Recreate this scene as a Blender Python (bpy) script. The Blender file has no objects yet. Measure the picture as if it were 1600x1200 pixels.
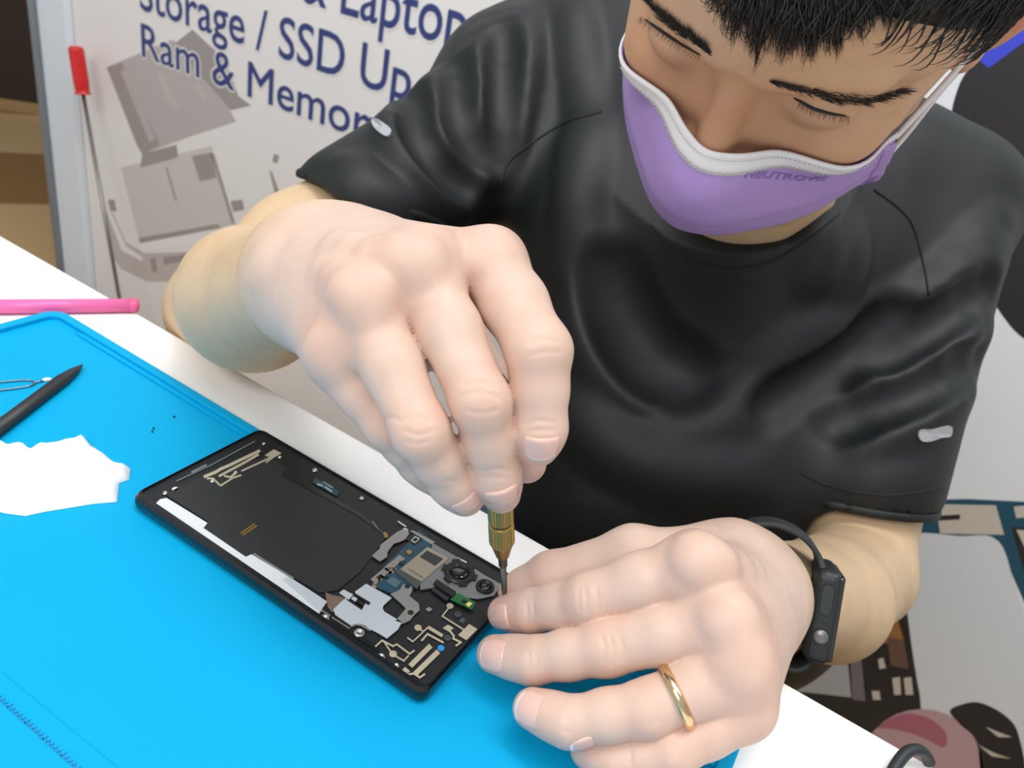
import bpy, bmesh, math, random
import numpy as np
from mathutils import Vector, Matrix
random.seed(7); RNG = np.random.default_rng(7)
C = bpy.context.scene.collection
SC = bpy.context.scene
T = 0.75                                     # height of the desk top

# ------------------------------------------------------------------ camera
CAM_LOC = np.array([0.42813, -0.24212, 0.2535 + T])
CAM_ROT = (1.04225, -0.19709, 0.54896)
FPX = 1180.0
cam_d = bpy.data.cameras.new('camera'); cam = bpy.data.objects.new('camera', cam_d); C.objects.link(cam)
cam.location = CAM_LOC; cam.rotation_euler = CAM_ROT
cam_d.sensor_width = 36.0; cam_d.lens = FPX / 1600.0 * 36.0
cam_d.clip_start = 0.02
cam_d.dof.use_dof = True; cam_d.dof.focus_distance = 0.305
cam_d.dof.aperture_fstop = 16.0
SC.camera = cam

# ------------------------------------------------------------------ light
w = bpy.data.worlds.new('world'); SC.world = w; w.use_nodes = True
bg = w.node_tree.nodes['Background']; bg.inputs[0].default_value = (0.93, 0.96, 1.0, 1); bg.inputs[1].default_value = 0.58
def area_light(name, loc, target, sx, sy, power, col=(1, 1, 1)):
    l = bpy.data.lights.new(name, 'AREA'); l.shape = 'RECTANGLE'; l.size = sx; l.size_y = sy; l.energy = power; l.color = col
    o = bpy.data.objects.new(name, l); C.objects.link(o); o.location = loc
    o.rotation_euler = (Vector(target) - Vector(loc)).to_track_quat('-Z', 'Y').to_euler()
    return o
area_light('ceiling_light', (0.15, -0.25, 2.75), (0.22, 0.0, 0.75), 1.2, 1.2, 13.5, (1, 0.985, 0.96))
area_light('board_fill_light', (0.75, 0.15, 2.75), (0.7, 0.8, 0.2), 1.6, 0.5, 17, (0.97, 0.98, 1.0))  # unseen fill lamp, placed and aimed to brighten the picture board
area_light('front_fill_light', (0.2, -1.9, 2.7), (0.1, 0.8, 0.55), 1.6, 0.8, 27, (1, 0.99, 0.97))  # unseen fill lamp added to brighten the banner and shirt front
SC.view_settings.view_transform = 'Standard'; SC.view_settings.look = 'None'
SC.view_settings.exposure = 0.10; SC.view_settings.gamma = 1.0; SC.view_settings.use_curve_mapping = False

# ------------------------------------------------------------------ helpers
def euler_m(r):
    return np.array(Matrix.Rotation(r[2], 3, 'Z') @ Matrix.Rotation(r[1], 3, 'Y') @ Matrix.Rotation(r[0], 3, 'X'))
CM = euler_m(CAM_ROT)
def at(x, y, d):
    "point seen at photo position x, y, d metres away along the view axis"
    return CAM_LOC + CM @ np.array([(x - 800) / FPX * d, (600 - y) / FPX * d, -d])
def ray(x, y):
    r = CM @ np.array([(x - 800) / FPX, (600 - y) / FPX, -1.0]); return r
def on_z(x, y, z=T):
    r = ray(x, y); return CAM_LOC + r * ((z - CAM_LOC[2]) / r[2])
def on_y(x, y, Y):
    r = ray(x, y); return CAM_LOC + r * ((Y - CAM_LOC[1]) / r[1])
def nrm(v): v = np.asarray(v, float); return v / np.linalg.norm(v)
def lin(h):
    h = h.lstrip('#'); v = [int(h[i:i+2], 16) / 255 for i in (0, 2, 4)]
    return tuple((c / 12.92 if c <= .04045 else ((c + .055) / 1.055) ** 2.4) for c in v) + (1,)

MATS = {}
def mat(name, col, rough=.5, metal=0.0, var=0.0, scale=40, bump=0.0, bscale=200, spec=None, sheen=0.0, coat=0.0):
    if name in MATS: return MATS[name]
    m = bpy.data.materials.new(name); m.use_nodes = True
    nt = m.node_tree; b = nt.nodes['Principled BSDF']
    c = lin(col) if isinstance(col, str) else col
    b.inputs['Base Color'].default_value = c; b.inputs['Roughness'].default_value = rough; b.inputs['Metallic'].default_value = metal
    if spec is not None: b.inputs['Specular IOR Level'].default_value = spec
    if sheen: b.inputs['Sheen Weight'].default_value = sheen
    if coat: b.inputs['Coat Weight'].default_value = coat
    if var or bump:
        tc = nt.nodes.new('ShaderNodeTexCoord')
    if var:
        n = nt.nodes.new('ShaderNodeTexNoise'); n.inputs['Scale'].default_value = scale; n.inputs['Detail'].default_value = 4
        nt.links.new(tc.outputs['Object'], n.inputs['Vector'])
        r = nt.nodes.new('ShaderNodeMix'); r.data_type = 'RGBA'
        r.inputs['A'].default_value = tuple(max(0, x * (1 - var)) for x in c[:3]) + (1,)
        r.inputs['B'].default_value = tuple(min(1, x * (1 + var)) for x in c[:3]) + (1,)
        nt.links.new(n.outputs['Fac'], r.inputs['Factor']); nt.links.new(r.outputs['Result'], b.inputs['Base Color'])
    if bump:
        n2 = nt.nodes.new('ShaderNodeTexNoise'); n2.inputs['Scale'].default_value = bscale; n2.inputs['Detail'].default_value = 3
        nt.links.new(tc.outputs['Object'], n2.inputs['Vector'])
        bp = nt.nodes.new('ShaderNodeBump'); bp.inputs['Strength'].default_value = bump; bp.inputs['Distance'].default_value = 0.0006
        nt.links.new(n2.outputs['Fac'], bp.inputs['Height']); nt.links.new(bp.outputs['Normal'], b.inputs['Normal'])
    MATS[name] = m
    return m

def tag(o, label=None, cat=None, group=None, kind=None):
    if label: o['label'] = label
    if cat: o['category'] = cat
    if group: o['group'] = group
    if kind: o['kind'] = kind
    return o
def empty(name, loc=(0, 0, 0)):
    o = bpy.data.objects.new(name, None); o.location = loc; o.empty_display_size = .02; C.objects.link(o); return o
def link(name, me, m=None, parent=None, smooth=False):
    o = bpy.data.objects.new(name, me); C.objects.link(o)
    if m is not None: me.materials.append(m)
    if smooth: me.polygons.foreach_set('use_smooth', [True] * len(me.polygons))
    if parent is not None:
        o.parent = parent
        p = parent; off = Vector((0, 0, 0))
        while p is not None: off += p.location; p = p.parent      # parents carry no rotation
        o.location = -off
    return o
def mesh(name, verts, faces, m=None, parent=None, smooth=False):
    me = bpy.data.meshes.new(name); me.from_pydata([tuple(map(float, v)) for v in verts], [], [tuple(int(i) for i in f) for f in faces]); me.update()
    return link(name, me, m, parent, smooth)
class MB:
    "collects shapes in world space and links them as ONE mesh object"
    def __init__(s): s.v = []; s.f = []
    def add(s, v, f):
        n = len(s.v); s.v += [tuple(map(float, p)) for p in v]; s.f += [tuple(i + n for i in q) for q in f]; return s
    def box(s, c, h, ax=None):
        ax = np.eye(3) if ax is None else np.asarray(ax); v = []
        for x in (-1, 1):
            for y in (-1, 1):
                for z in (-1, 1): v.append(np.asarray(c) + ax[0] * x * h[0] + ax[1] * y * h[1] + ax[2] * z * h[2])
        f = [(0, 1, 3, 2), (4, 6, 7, 5), (0, 4, 5, 1), (2, 3, 7, 6), (0, 2, 6, 4), (1, 5, 7, 3)]
        if np.dot(np.cross(ax[0], ax[1]), ax[2]) < 0: f = [q[::-1] for q in f]
        return s.add(v, f)
    def prism(s, poly, off):
        "poly: 3D outline, off: extrusion vector"
        poly = [np.asarray(p, float) for p in poly]; n = len(poly); off = np.asarray(off, float)
        nn = sum((np.cross(poly[i] - poly[0], poly[(i + 1) % n] - poly[0]) for i in range(n)), np.zeros(3))
        if np.dot(nn, off) < 0: poly = poly[::-1]
        v = poly + [p + off for p in poly]
        f = [tuple(range(n))[::-1], tuple(range(n, 2 * n))] + [(i, (i + 1) % n, n + (i + 1) % n, n + i) for i in range(n)]
        return s.add(v, f)
    def tube(s, pts, r, n=8, cap=True, flat=None):
        "swept tube; r number or list; flat=(vector, factor) squashes the section along vector"
        pts = [np.asarray(p, float) for p in pts]; N = len(pts); rr = r if hasattr(r, '__len__') else [r] * N
        v = []; f = []; up = None
        for i, p in enumerate(pts):
            t = nrm(pts[min(i + 1, N - 1)] - pts[max(i - 1, 0)])
            if up is None: up = np.array([0, 0, 1.]) if abs(t[2]) < .9 else np.array([1., 0, 0])
            a = nrm(np.cross(t, up)); b = np.cross(a, t); up = b
            for k in range(n):
                q = (a * math.cos(2 * math.pi * k / n) + b * math.sin(2 * math.pi * k / n)) * rr[i]
                if flat is not None:
                    e = nrm(flat[0]); q = q + e * np.dot(q, e) * (flat[1] - 1)
                v.append(p + q)
        for i in range(N - 1):
            for k in range(n):
                f.append((i * n + k, i * n + (k + 1) % n, (i + 1) * n + (k + 1) % n, (i + 1) * n + k))
        if cap: f += [tuple(range(n))[::-1], tuple(range((N - 1) * n, N * n))]
        return s.add(v, f)
    def lathe(s, p0, ax, prof, n=24, cap=True):
        "prof: list of (distance along axis, radius)"
        ax = nrm(ax); u = nrm(np.cross(ax, [0.3, 0.9, 0.2])); w_ = np.cross(ax, u); v = []; f = []
        for h, r in prof:
            for k in range(n):
                a = 2 * math.pi * k / n; v.append(np.asarray(p0) + ax * h + (u * math.cos(a) + w_ * math.sin(a)) * r)
        for i in range(len(prof) - 1):
            for k in range(n): f.append((i * n + k, i * n + (k + 1) % n, (i + 1) * n + (k + 1) % n, (i + 1) * n + k))
        if cap: f += [tuple(range(n))[::-1], tuple(range((len(prof) - 1) * n, len(prof) * n))]
        return s.add(v, f)
    def build(s, name, m, parent=None, smooth=False, bevel=0.0, seg=2):
        o = mesh(name, s.v, s.f, m, parent, smooth)
        bm = bmesh.new(); bm.from_mesh(o.data); bmesh.ops.recalc_face_normals(bm, faces=bm.faces); bm.to_mesh(o.data); bm.free()
        if bevel:
            md = o.modifiers.new('bevel', 'BEVEL'); md.width = bevel; md.segments = seg; md.limit_method = 'ANGLE'
        return o
def spline(pts, n=8, closed=False):
    "Catmull-Rom through pts"
    P = [np.asarray(p, float) for p in pts]; N = len(P); out = []
    for i in range(N if closed else N - 1):
        if closed: a, b, c, d = P[i - 1], P[i], P[(i + 1) % N], P[(i + 2) % N]
        else: a, b, c, d = P[max(i - 1, 0)], P[i], P[i + 1], P[min(i + 2, N - 1)]
        for k in range(n):
            t = k / n
            out.append(.5 * ((2 * b) + (c - a) * t + (2 * a - 5 * b + 4 * c - d) * t * t + (3 * b - a - 3 * c + d) * t ** 3))
    if not closed: out.append(P[-1])
    return out
def text_mesh(s, size=1.0, bold=0.0, shear=0.0, space=1.0):
    "flat text as vertices (x right, y up, baseline 0) and faces"
    cu = bpy.data.curves.new('t', 'FONT'); cu.body = s; cu.size = size; cu.offset = bold; cu.shear = shear; cu.space_character = space; cu.resolution_u = 4
    o = bpy.data.objects.new('t', cu); C.objects.link(o); dg = bpy.context.evaluated_depsgraph_get()
    me = o.evaluated_get(dg).to_mesh()
    v = np.array([x.co[:] for x in me.vertices]); f = [tuple(p.vertices) for p in me.polygons]
    o.evaluated_get(dg).to_mesh_clear(); bpy.data.objects.remove(o); bpy.data.curves.remove(cu)
    return v, f

# ------------------------------------------------------------------ implicit surfaces (smooth unions of tapered limbs)
def smin(a, b, k):
    if a is None: return b
    if b is None: return a
    if k <= 0: return np.minimum(a, b)
    h = np.maximum(k - np.abs(a - b), 0) / k
    return np.minimum(a, b) - h * h * (k * .25)
class Leaf:
    def __init__(s, c, R): s.c = np.asarray(c, np.float32); s.R = R
    def ev(s, P, cull):
        if cull is not None and np.linalg.norm(s.c - cull[0]) - s.R > cull[1]: return None
        return s.d(P)
class Cone(Leaf):
    "tapered capsule a->b, optional squash along axis fl by factor fs (<1 = thinner along fl)"
    def __init__(s, a, b, ra, rb=None, fl=None, fs=1.0):
        rb = ra if rb is None else rb
        s.a = np.asarray(a, np.float32); s.b = np.asarray(b, np.float32); s.ra = ra; s.rb = rb
        s.fl = None if fl is None else nrm(fl).astype(np.float32); s.fs = fs
        super().__init__((s.a + s.b) / 2, np.linalg.norm(s.b - s.a) / 2 + max(ra, rb))
    def d(s, P):
        ab = s.b - s.a; pa = P - s.a
        t = np.clip((pa @ ab) / max(float(ab @ ab), 1e-12), 0, 1)
        q = pa - t[..., None] * ab
        if s.fl is not None:
            c = q @ s.fl; q = q + (c * (1 / s.fs - 1))[..., None] * s.fl
        return np.sqrt((q * q).sum(-1)) - (s.ra + (s.rb - s.ra) * t)
class Ell(Leaf):
    def __init__(s, c, r, ax=None):
        s.r = np.asarray(r, np.float32); s.ax = (np.eye(3) if ax is None else np.asarray(ax)).astype(np.float32)
        super().__init__(c, float(max(r)))
    def d(s, P):
        q = (P - s.c) @ s.ax.T; k0 = np.sqrt(((q / s.r) ** 2).sum(-1)); k1 = np.sqrt(((q / s.r ** 2) ** 2).sum(-1)) + 1e-9
        return k0 * (k0 - 1) / k1
class U:
    def __init__(s, k, *ch): s.k = k; s.ch = list(ch)
    def ev(s, P, cull):
        d = None
        for c in s.ch: d = smin(d, c.ev(P, cull), s.k)
        return d
class Sub:
    def __init__(s, k, base, *cut): s.k = k; s.base = base; s.cut = list(cut)
    def ev(s, P, cull):
        d = s.base.ev(P, cull)
        if d is None: return None
        for c in s.cut:
            e = c.ev(P, cull)
            if e is not None: d = -smin(-d, e, s.k) if s.k > 0 else np.maximum(d, -e)
        return d
class Hand:
    "each finger melts into the palm but not into its neighbours"
    def __init__(s, palm, fingers, k=.010, kf=.0012): s.palm = palm; s.f = fingers; s.k = k; s.kf = kf
    def ev(s, P, cull):
        p = s.palm.ev(P, cull); d = p
        for f in s.f:
            e = f.ev(P, cull)
            if e is None: continue
            d = smin(d, smin(e, p, s.k), 0)
        return d
class Clip:
    "keep the side where (P-p).n < 0"
    def __init__(s, base, planes, k=0): s.base = base; s.pl = [(np.asarray(p, np.float32), nrm(n).astype(np.float32)) for p, n in planes]; s.k = k
    def ev(s, P, cull):
        d = s.base.ev(P, cull)
        if d is None: return None
        for p, n in s.pl: d = np.maximum(d, (P - p) @ n)
        return d
class Off:
    def __init__(s, base, o): s.base = base; s.o = o
    def ev(s, P, cull):
        d = s.base.ev(P, cull); return None if d is None else d - s.o
def fval(node, P):
    d = node.ev(np.asarray(P, np.float32).reshape(-1, 3), None); return d
def march(node, x, y, d0=.15, d1=.9):
    "first hit of the view ray through photo point x, y: returns point or None"
    r = ray(x, y); t = d0; ln = np.linalg.norm(r)
    for _ in range(160):
        p = CAM_LOC + r * t; v = float(fval(node, p)[0])
        if v < .0003: return p
        t += max(v, .0004) / ln * .8
        if t > d1: return None
    return None
def march_many(node, xs, ys, d0=.15, d1=.9):
    R_ = np.stack([ray(x, y) for x, y in zip(xs, ys)]); ln = np.linalg.norm(R_, axis=1); t = np.full(len(R_), d0); live = np.ones(len(R_), bool)
    for _ in range(140):
        v = fval(node, CAM_LOC + R_ * t[:, None]).astype(float); live &= (v > .0003) & (t < d1)
        if not live.any(): break
        t = np.where(live, t + np.maximum(v, .0004) / ln * .8, t)
    return CAM_LOC + R_ * t[:, None], t < d1
def grads(node, P, e=.001):
    g = np.stack([fval(node, P + d) - fval(node, P - d) for d in np.eye(3) * e], 1); return g / np.linalg.norm(g, axis=1, keepdims=True)
def grad(node, p, e=.001):
    p = np.asarray(p); g = [float(fval(node, p + d)[0] - fval(node, p - d)[0]) for d in np.eye(3) * e]
    return nrm(g)
def snet(node, lo, hi, h, keep=None, slack=1.3, mg=.032):
    "surface nets in blocks; returns verts, quads. keep(centre)->bool drops blocks"
    n = 16; m = 4; lo = np.asarray(lo, float); hi = np.asarray(hi, float); nb = np.ceil((hi - lo) / (h * n * m)).astype(int)
    g = np.arange(-1, n + 1)
    GI = np.stack(np.meshgrid(g, g, g, indexing='ij'), -1); sub = np.stack(np.meshgrid(*[np.arange(m)] * 3, indexing='ij'), -1).reshape(-1, 3)
    br = h * n * .5 * 1.7320508 + 2 * h; bR = br * m
    KX = 1 << 20; keys = []; pos = []; quads = []
    for big in np.ndindex(*nb):
                big = np.array(big); cb = lo + (big + .5) * n * m * h
                cull = (cb.astype(np.float32), bR + mg)
                sb = sub + big * m; sc_ = lo + (sb + .5) * n * h
                dd = node.ev(sc_.astype(np.float32), cull)
                if dd is None: continue
                sel = np.abs(dd) < br * slack + .002
                for b, cc in zip(sb[sel], sc_[sel]):
                  if keep is not None and not keep(cc): continue
                  cull = (cc.astype(np.float32), br + mg)
                  V = node.ev((lo + (GI + b * n) * h).astype(np.float32).reshape(-1, 3), cull)
                  if V is None: continue
                  V = V.reshape(n + 2, n + 2, n + 2)
                  if V.min() > 0 or V.max() < 0: continue
                  S = V < 0
                  acc = np.zeros((n + 1,) * 3 + (3,), np.float32); cnt = np.zeros((n + 1,) * 3, np.float32)
                  for ax in range(3):
                      sl0 = [slice(None)] * 3; sl1 = [slice(None)] * 3; sl0[ax] = slice(0, -1); sl1[ax] = slice(1, None)
                      a = V[tuple(sl0)]; c = V[tuple(sl1)]; cr = (a < 0) != (c < 0)
                      t = np.where(cr, a / np.where(cr, a - c, 1), 0)
                      oth = [i for i in range(3) if i != ax]
                      for d1 in (0, 1):
                          for d2 in (0, 1):
                              s = [slice(None)] * 3; s[oth[0]] = slice(d1, d1 + n + 1); s[oth[1]] = slice(d2, d2 + n + 1); s = tuple(s)
                              m_ = cr[s]; cnt += m_
                              acc[..., ax] += np.where(m_, t[s], 0)
                              acc[..., oth[0]] += m_ * d1; acc[..., oth[1]] += m_ * d2
                  idx = np.argwhere(cnt > 0)
                  if len(idx) == 0: continue
                  p = acc[cnt > 0] / cnt[cnt > 0][:, None]
                  gi = idx - 1 + b * n + 8
                  keys.append((gi[:, 0] * KX + gi[:, 1]) * KX + gi[:, 2]); pos.append(lo + (p + idx - 1 + b * n) * h)
                  for ax in range(3):
                      o1, o2 = (ax + 1) % 3, (ax + 2) % 3
                      i0 = [slice(1, n + 1)] * 3; i1 = list(i0); i1[ax] = slice(2, n + 2)
                      a = S[tuple(i0)]; c = S[tuple(i1)]
                      for flip in (0, 1):
                          e = np.argwhere((a & ~c) if not flip else (~a & c))
                          if len(e) == 0: continue
                          e = e + b * n + 8
                          q = []
                          for d1, d2 in ((-1, -1), (0, -1), (0, 0), (-1, 0)):
                              z = e.copy(); z[:, o1] += d1; z[:, o2] += d2
                              q.append((z[:, 0] * KX + z[:, 1]) * KX + z[:, 2])
                          q = np.stack(q, 1); quads.append(q[:, ::-1] if flip else q)
    K = np.concatenate(keys); Pp = np.concatenate(pos); Q = np.concatenate(quads)
    uk, ix = np.unique(K, return_index=True); Pp = Pp[ix]
    F = np.searchsorted(uk, Q); F = np.minimum(F, len(uk) - 1)
    ok = (uk[F] == Q).all(1); F = F[ok]
    return Pp, F
def np_mesh(name, V, F, m=None, parent=None):
    me = bpy.data.meshes.new(name); nv, nf = len(V), len(F); k = F.shape[1]
    me.vertices.add(nv); me.vertices.foreach_set('co', np.ascontiguousarray(V, np.float32).ravel())
    me.loops.add(nf * k); me.loops.foreach_set('vertex_index', np.ascontiguousarray(F, np.int32).ravel())
    me.polygons.add(nf); me.polygons.foreach_set('loop_start', np.arange(0, nf * k, k, dtype=np.int32))
    me.update(calc_edges=True); me.validate()
    me.polygons.foreach_set('use_smooth', np.ones(len(me.polygons), bool))
    return link(name, me, m, parent)
def rim_loop(F, V, p, a, lim=.012):
    "ordered open-edge loop of a cut mesh near the plane (p, a)"
    E = np.concatenate([F[:, [i, (i + 1) % F.shape[1]]] for i in range(F.shape[1])]); k = np.sort(E, 1); _, ix, ct = np.unique(k, axis=0, return_index=True, return_counts=True)
    B = E[ix[ct == 1]]; s = np.abs((V[B[:, 0]] - p) @ a) < lim; r = np.linalg.norm(V[B[:, 0]] - p, axis=1) < .09; B = B[s & r]
    u = np.unique(B); q = V[u] - p; e1 = nrm(np.cross(a, [.2, .5, .8])); e2 = np.cross(a, e1); an = np.arctan2(q @ e2, q @ e1); o = np.argsort(an); return u[o], an[o]
def zipper(A, aa, B, ab):
    "triangles joining two rings sorted by angle"
    out = []; i = j = 0; n, m = len(A), len(B)
    while i < n or j < m:
        x = aa[i % n] + (2 * math.pi if i >= n else 0); x1 = aa[(i + 1) % n] + (2 * math.pi if i + 1 >= n else 0); y1 = ab[(j + 1) % m] + (2 * math.pi if j + 1 >= m else 0)
        if j >= m or (i < n and x1 <= y1): out.append((A[i % n], A[(i + 1) % n], B[j % m], B[j % m])); i += 1
        else: out.append((A[i % n], B[(j + 1) % m], B[j % m], B[j % m])); j += 1
    return out
def drop_loose(V, F, mask):
    "keep faces whose vertices are all in mask"
    F = F[mask[F].all(1)]; u = np.unique(F); r = np.full(len(V), -1); r[u] = np.arange(len(u)); return V[u], r[F]
# ================================================================== the setting
def struct(name, bmb, m): o = bmb.build(name, m); o['kind'] = 'structure'; return o
def floor_mat():
    m = mat('floor_tiles', '#9c7a4c', .35); nt = m.node_tree; b = nt.nodes['Principled BSDF']
    tc = nt.nodes.new('ShaderNodeTexCoord'); mp = nt.nodes.new('ShaderNodeMapping'); mp.inputs['Rotation'].default_value = (0, 0, .5)
    mp.inputs['Location'].default_value = (.13, .22, 0)
    ck = nt.nodes.new('ShaderNodeTexChecker'); ck.inputs['Scale'].default_value = 1.9
    ck.inputs['Color1'].default_value = lin('#8f6f45'); ck.inputs['Color2'].default_value = lin('#c6a678')
    nt.links.new(tc.outputs['Object'], mp.inputs[0]); nt.links.new(mp.outputs[0], ck.inputs[0]); nt.links.new(ck.outputs[0], b.inputs['Base Color'])
    return m
struct('floor', MB().box((-.5, .2, -.05), (4.5, 3.2, .05)), floor_mat())
struct('wall_back', MB().box((-.5, 3.30, 1.4), (4.5, .05, 1.4)), mat('brown_wall', '#2f2218', .45, var=.15, scale=3))
struct('baseboard_back', MB().box((-.5, 3.24, .022), (4.5, .010, .022)), mat('tan_base', '#a98a60', .5))

wd = np.array([.737, .676, 0]); wn_ = np.array([-.676, .737, 0]); wp0 = np.array([-2.98, 1.54, 0])
struct('wall_left', MB().box(wp0 + wn_ * .03 + (0, 0, 1.4), (1.7, .03, 1.4), (wd, wn_, (0, 0, 1.))), mat('brown_wall', '#2f2218', .45, var=.15, scale=3))
struct('baseboard_left', MB().box(wp0 - wn_ * .006 + (0, 0, .022), (1.7, .006, .022), (wd, wn_, (0, 0, 1.))), mat('tan_base', '#a98a60', .5))
struct('wall_right', MB().box((3.2, .8, 1.4), (.04, 2.6, 1.4)), mat('pale_wall', '#dcdbd8', .6, var=.03, scale=3))
# ------------------------------------------------------------------ service banner on the left
YB = .80
def pb(x, y, dy=0.0): return on_y(x, y, YB - dy)
banner = empty('advertising_banner', (-.5, YB, 0))
tag(banner, 'large white advertising banner with blue repair lettering standing on the left behind the person', 'banner')
xl = float(pb(63, 0)[0]); xi = float(pb(118, 60)[0]); xr = .33
M_print = mat('banner_print', '#f0eeed', .42, var=.03, scale=6)
M_frame = mat('banner_frame', '#e3edf5', .3); M_edge = mat('banner_edge', '#8f9aa5', .3, .5)
MB().box(((xl + xr) / 2, YB + .012, .88), ((xr - xl) / 2, .011, .87)).build('panel', M_print, banner)
fr = MB().box(((xl + xi) / 2 + .004, YB - .008, .88), ((xi - xl) / 2 - .006, .009, .87)).build('frame_strip', M_frame, banner, bevel=.005)
MB().box((xl, YB + .0, .88), (.012, .024, .875)).build('frame_edge', M_edge, banner, bevel=.004)
MB().box(((xl + xr) / 2, YB + .12, .02), ((xr - xl) / 2, .10, .02)).build('foot', M_edge, banner, bevel=.004)
def print_poly(pts, m, k=1, name='printed_picture', parent=None):
    "flat ink shape lying on the banner face"
    w_ = [pb(x, y) for x, y in pts]; n = len(w_)
    v = [(p[0], YB + .0008 - .00009 * k, p[2]) for p in w_]
    return mesh(name, v, [tuple(range(n))], m, parent or banner)
G1 = mat('ink_grey', '#bdb8b7', .5); G2 = mat('ink_grey_dark', '#a49d9c', .5); G3 = mat('ink_grey_light', '#d5cfcd', .5); G4 = mat('ink_grey_mid', '#c8c0bd', .5)
GW = mat('ink_white', '#f2f1f1', .5); NAVY = mat('ink_navy', '#33427f', .5)
pic = print_poly([(166, 105), (268, 62), (318, 92), (368, 190), (300, 212), (228, 238)], G1, 1)
print_poly([(166, 105), (190, 98), (250, 226), (222, 242), (213, 226)], G2, 2, 'printed_edge', pic)
print_poly([(188, 112), (200, 108), (243, 218), (233, 222)], G1, 3, 'printed_strip', pic)
print_poly([(222, 240), (275, 226), (278, 246), (219, 262)], G2, 3, 'printed_shadow', pic)
print_poly([(270, 70), (300, 46), (350, 92), (372, 150), (392, 165), (360, 172)], G2, 1.5, 'printed_corner', pic)
for i, (a, b) in enumerate([((246, 118), (258, 150)), ((258, 150), (274, 172)), ((303, 134), (318, 158))]):
    print_poly([(a[0], a[1]), (a[0] + 9, a[1] - 3), (b[0] + 9, b[1] - 3), (b[0], b[1])], G4, 3.2, 'printed_mark', pic)
pic2 = print_poly([(188, 262), (330, 228), (368, 350), (218, 380)], G3, 1)
print_poly([(299, 244), (330, 238), (338, 278), (312, 284)], G2, 2, 'printed_chip', pic2)
print_poly([(329, 240), (334, 240), (366, 348), (362, 350)], G2, 2, 'printed_edge', pic2)
print_poly([(258, 262), (261, 262), (276, 312), (273, 314)], G2, 2, 'printed_line', pic2)
print_poly([(360, 314), (378, 312), (381, 328), (364, 331)], G2, 2, 'printed_chip', pic2)
print_poly([(216, 372), (340, 350), (345, 356), (218, 380)], G2, 2, 'printed_edge', pic2)
print_poly([(218, 381), (400, 352), (400, 366), (222, 394)], GW, 1.4, 'printed_rim', pic2)
print_poly([(160, 330), (176, 332), (196, 378), (226, 396), (330, 392), (330, 440), (230, 440), (188, 420), (170, 390)], G4, .8, 'printed_case', pic2)
print_poly([(168, 312), (178, 312), (182, 330), (172, 330)], G2, 1.6, 'printed_dot', pic2)
print_poly([(166, 330), (172, 330), (196, 384), (222, 402), (222, 408), (190, 392)], GW, 1.6, 'printed_rim', pic2)
print_poly([(255, 402), (300, 396), (300, 406), (255, 414)], G2, 1.6, 'printed_slot', pic2)
print_poly([(234, 404), (242, 402), (246, 424), (238, 426)], G2, 1.6, 'printed_slot', pic2)
print_poly([(428, 240), (436, 244), (432, 256), (425, 252)], G2, 1.6, 'printed_dot', pic2)
print_poly([(420, 266), (424, 268), (436, 300), (430, 306)], G2, 1.6, 'printed_line', pic2)
def print_text(s, x0, x1, base, m, k, cap, bold, name):
    "lettering on the banner: left end at photo (x0, base[0]), right end near (x1, base[1])"
    a = pb(x0, base[0]); b = pb(x1, base[1])
    v, f = text_mesh(s, 1.0, 0.0); nv_ = len(v); f0 = list(f)
    sh = [(bold * math.cos(q * math.pi / 4), bold * math.sin(q * math.pi / 4)) for q in range(8)]
    v = np.concatenate([v + np.array([dx, dy, j * .0008]) for j, (dx, dy) in enumerate(sh)]); f = [tuple(i + nv_ * j for i in q) for j in range(8) for q in f0]
    wd = v[:, 0].max() - v[:, 0].min(); sx = (b[0] - a[0]) / wd; h = cap * (YB + .242) / .992
    z0 = (a[2] + b[2]) / 2
    vv = np.array([(a[0] + (p[0] - v[:, 0].min()) * sx, YB + .0008 - .00009 * k - p[2] * .005, z0 + p[1] * h) for p in v])
    f = sorted(f, key=lambda q: v[list(q), 0].min()); words = [[f[0]]]; mx = v[list(f[0]), 0].max()
    for q in f[1:]:                                                   # one mesh per word
        if v[list(q), 0].min() - mx > .16: words.append([])
        words[-1].append(q); mx = max(mx, v[list(q), 0].max())
    for wd_ in words:
        u = sorted({i for q in wd_ for i in q}); r_ = {i: j for j, i in enumerate(u)}
        mesh(name, vv[u], [tuple(r_[i] for i in q) for q in wd_], m, banner)
for s, x0, x1, bs, cap in (('Ram & Memory', 222, 607, (95, 224), .085), ('Storage / SSD Up', 219, 640, (17, 155), .092), ('& Laptop', 470, 726, (4, 75), .102)):
    print_text(s, x0, x1, bs, NAVY, 8, cap, .010, 'lettering')
    h_ = print_text(s, x0 - 2, x1 + 2, bs, GW, 4.2, cap, .045, 'lettering_outline')

# ------------------------------------------------------------------ parts picture board on the right
YR = .83
def pr(x, y): return on_y(x, y, YR)
board = empty('picture_board', (.8, YR, 0))
tag(board, 'white picture board printed with blurred phone parts behind the person on the right', 'poster')
MB().box((1.05, YR + .012, .80), (.70, .011, .795)).build('panel', mat('board_print', '#edf1f4', .45, var=.03, scale=5), board)
def ink(pts, m, k, name, parent=None):
    w_ = [pr(x, y) for x, y in pts]
    return mesh(name, [(p[0], YR + .0008 - .00009 * k, p[2]) for p in w_], [tuple(range(len(w_)))], m, parent or board)
def arc(cx, cy, rx, ry, n=28, a0=0, a1=2 * math.pi, rot=0):
    out = []
    for i in range(n):
        a = a0 + (a1 - a0) * i / (n - (0 if abs(a1 - a0) > 6.2 else 1)); x = rx * math.cos(a); y = ry * math.sin(a)
        out.append((cx + x * math.cos(rot) - y * math.sin(rot), cy + x * math.sin(rot) + y * math.cos(rot)))
    return out
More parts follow.
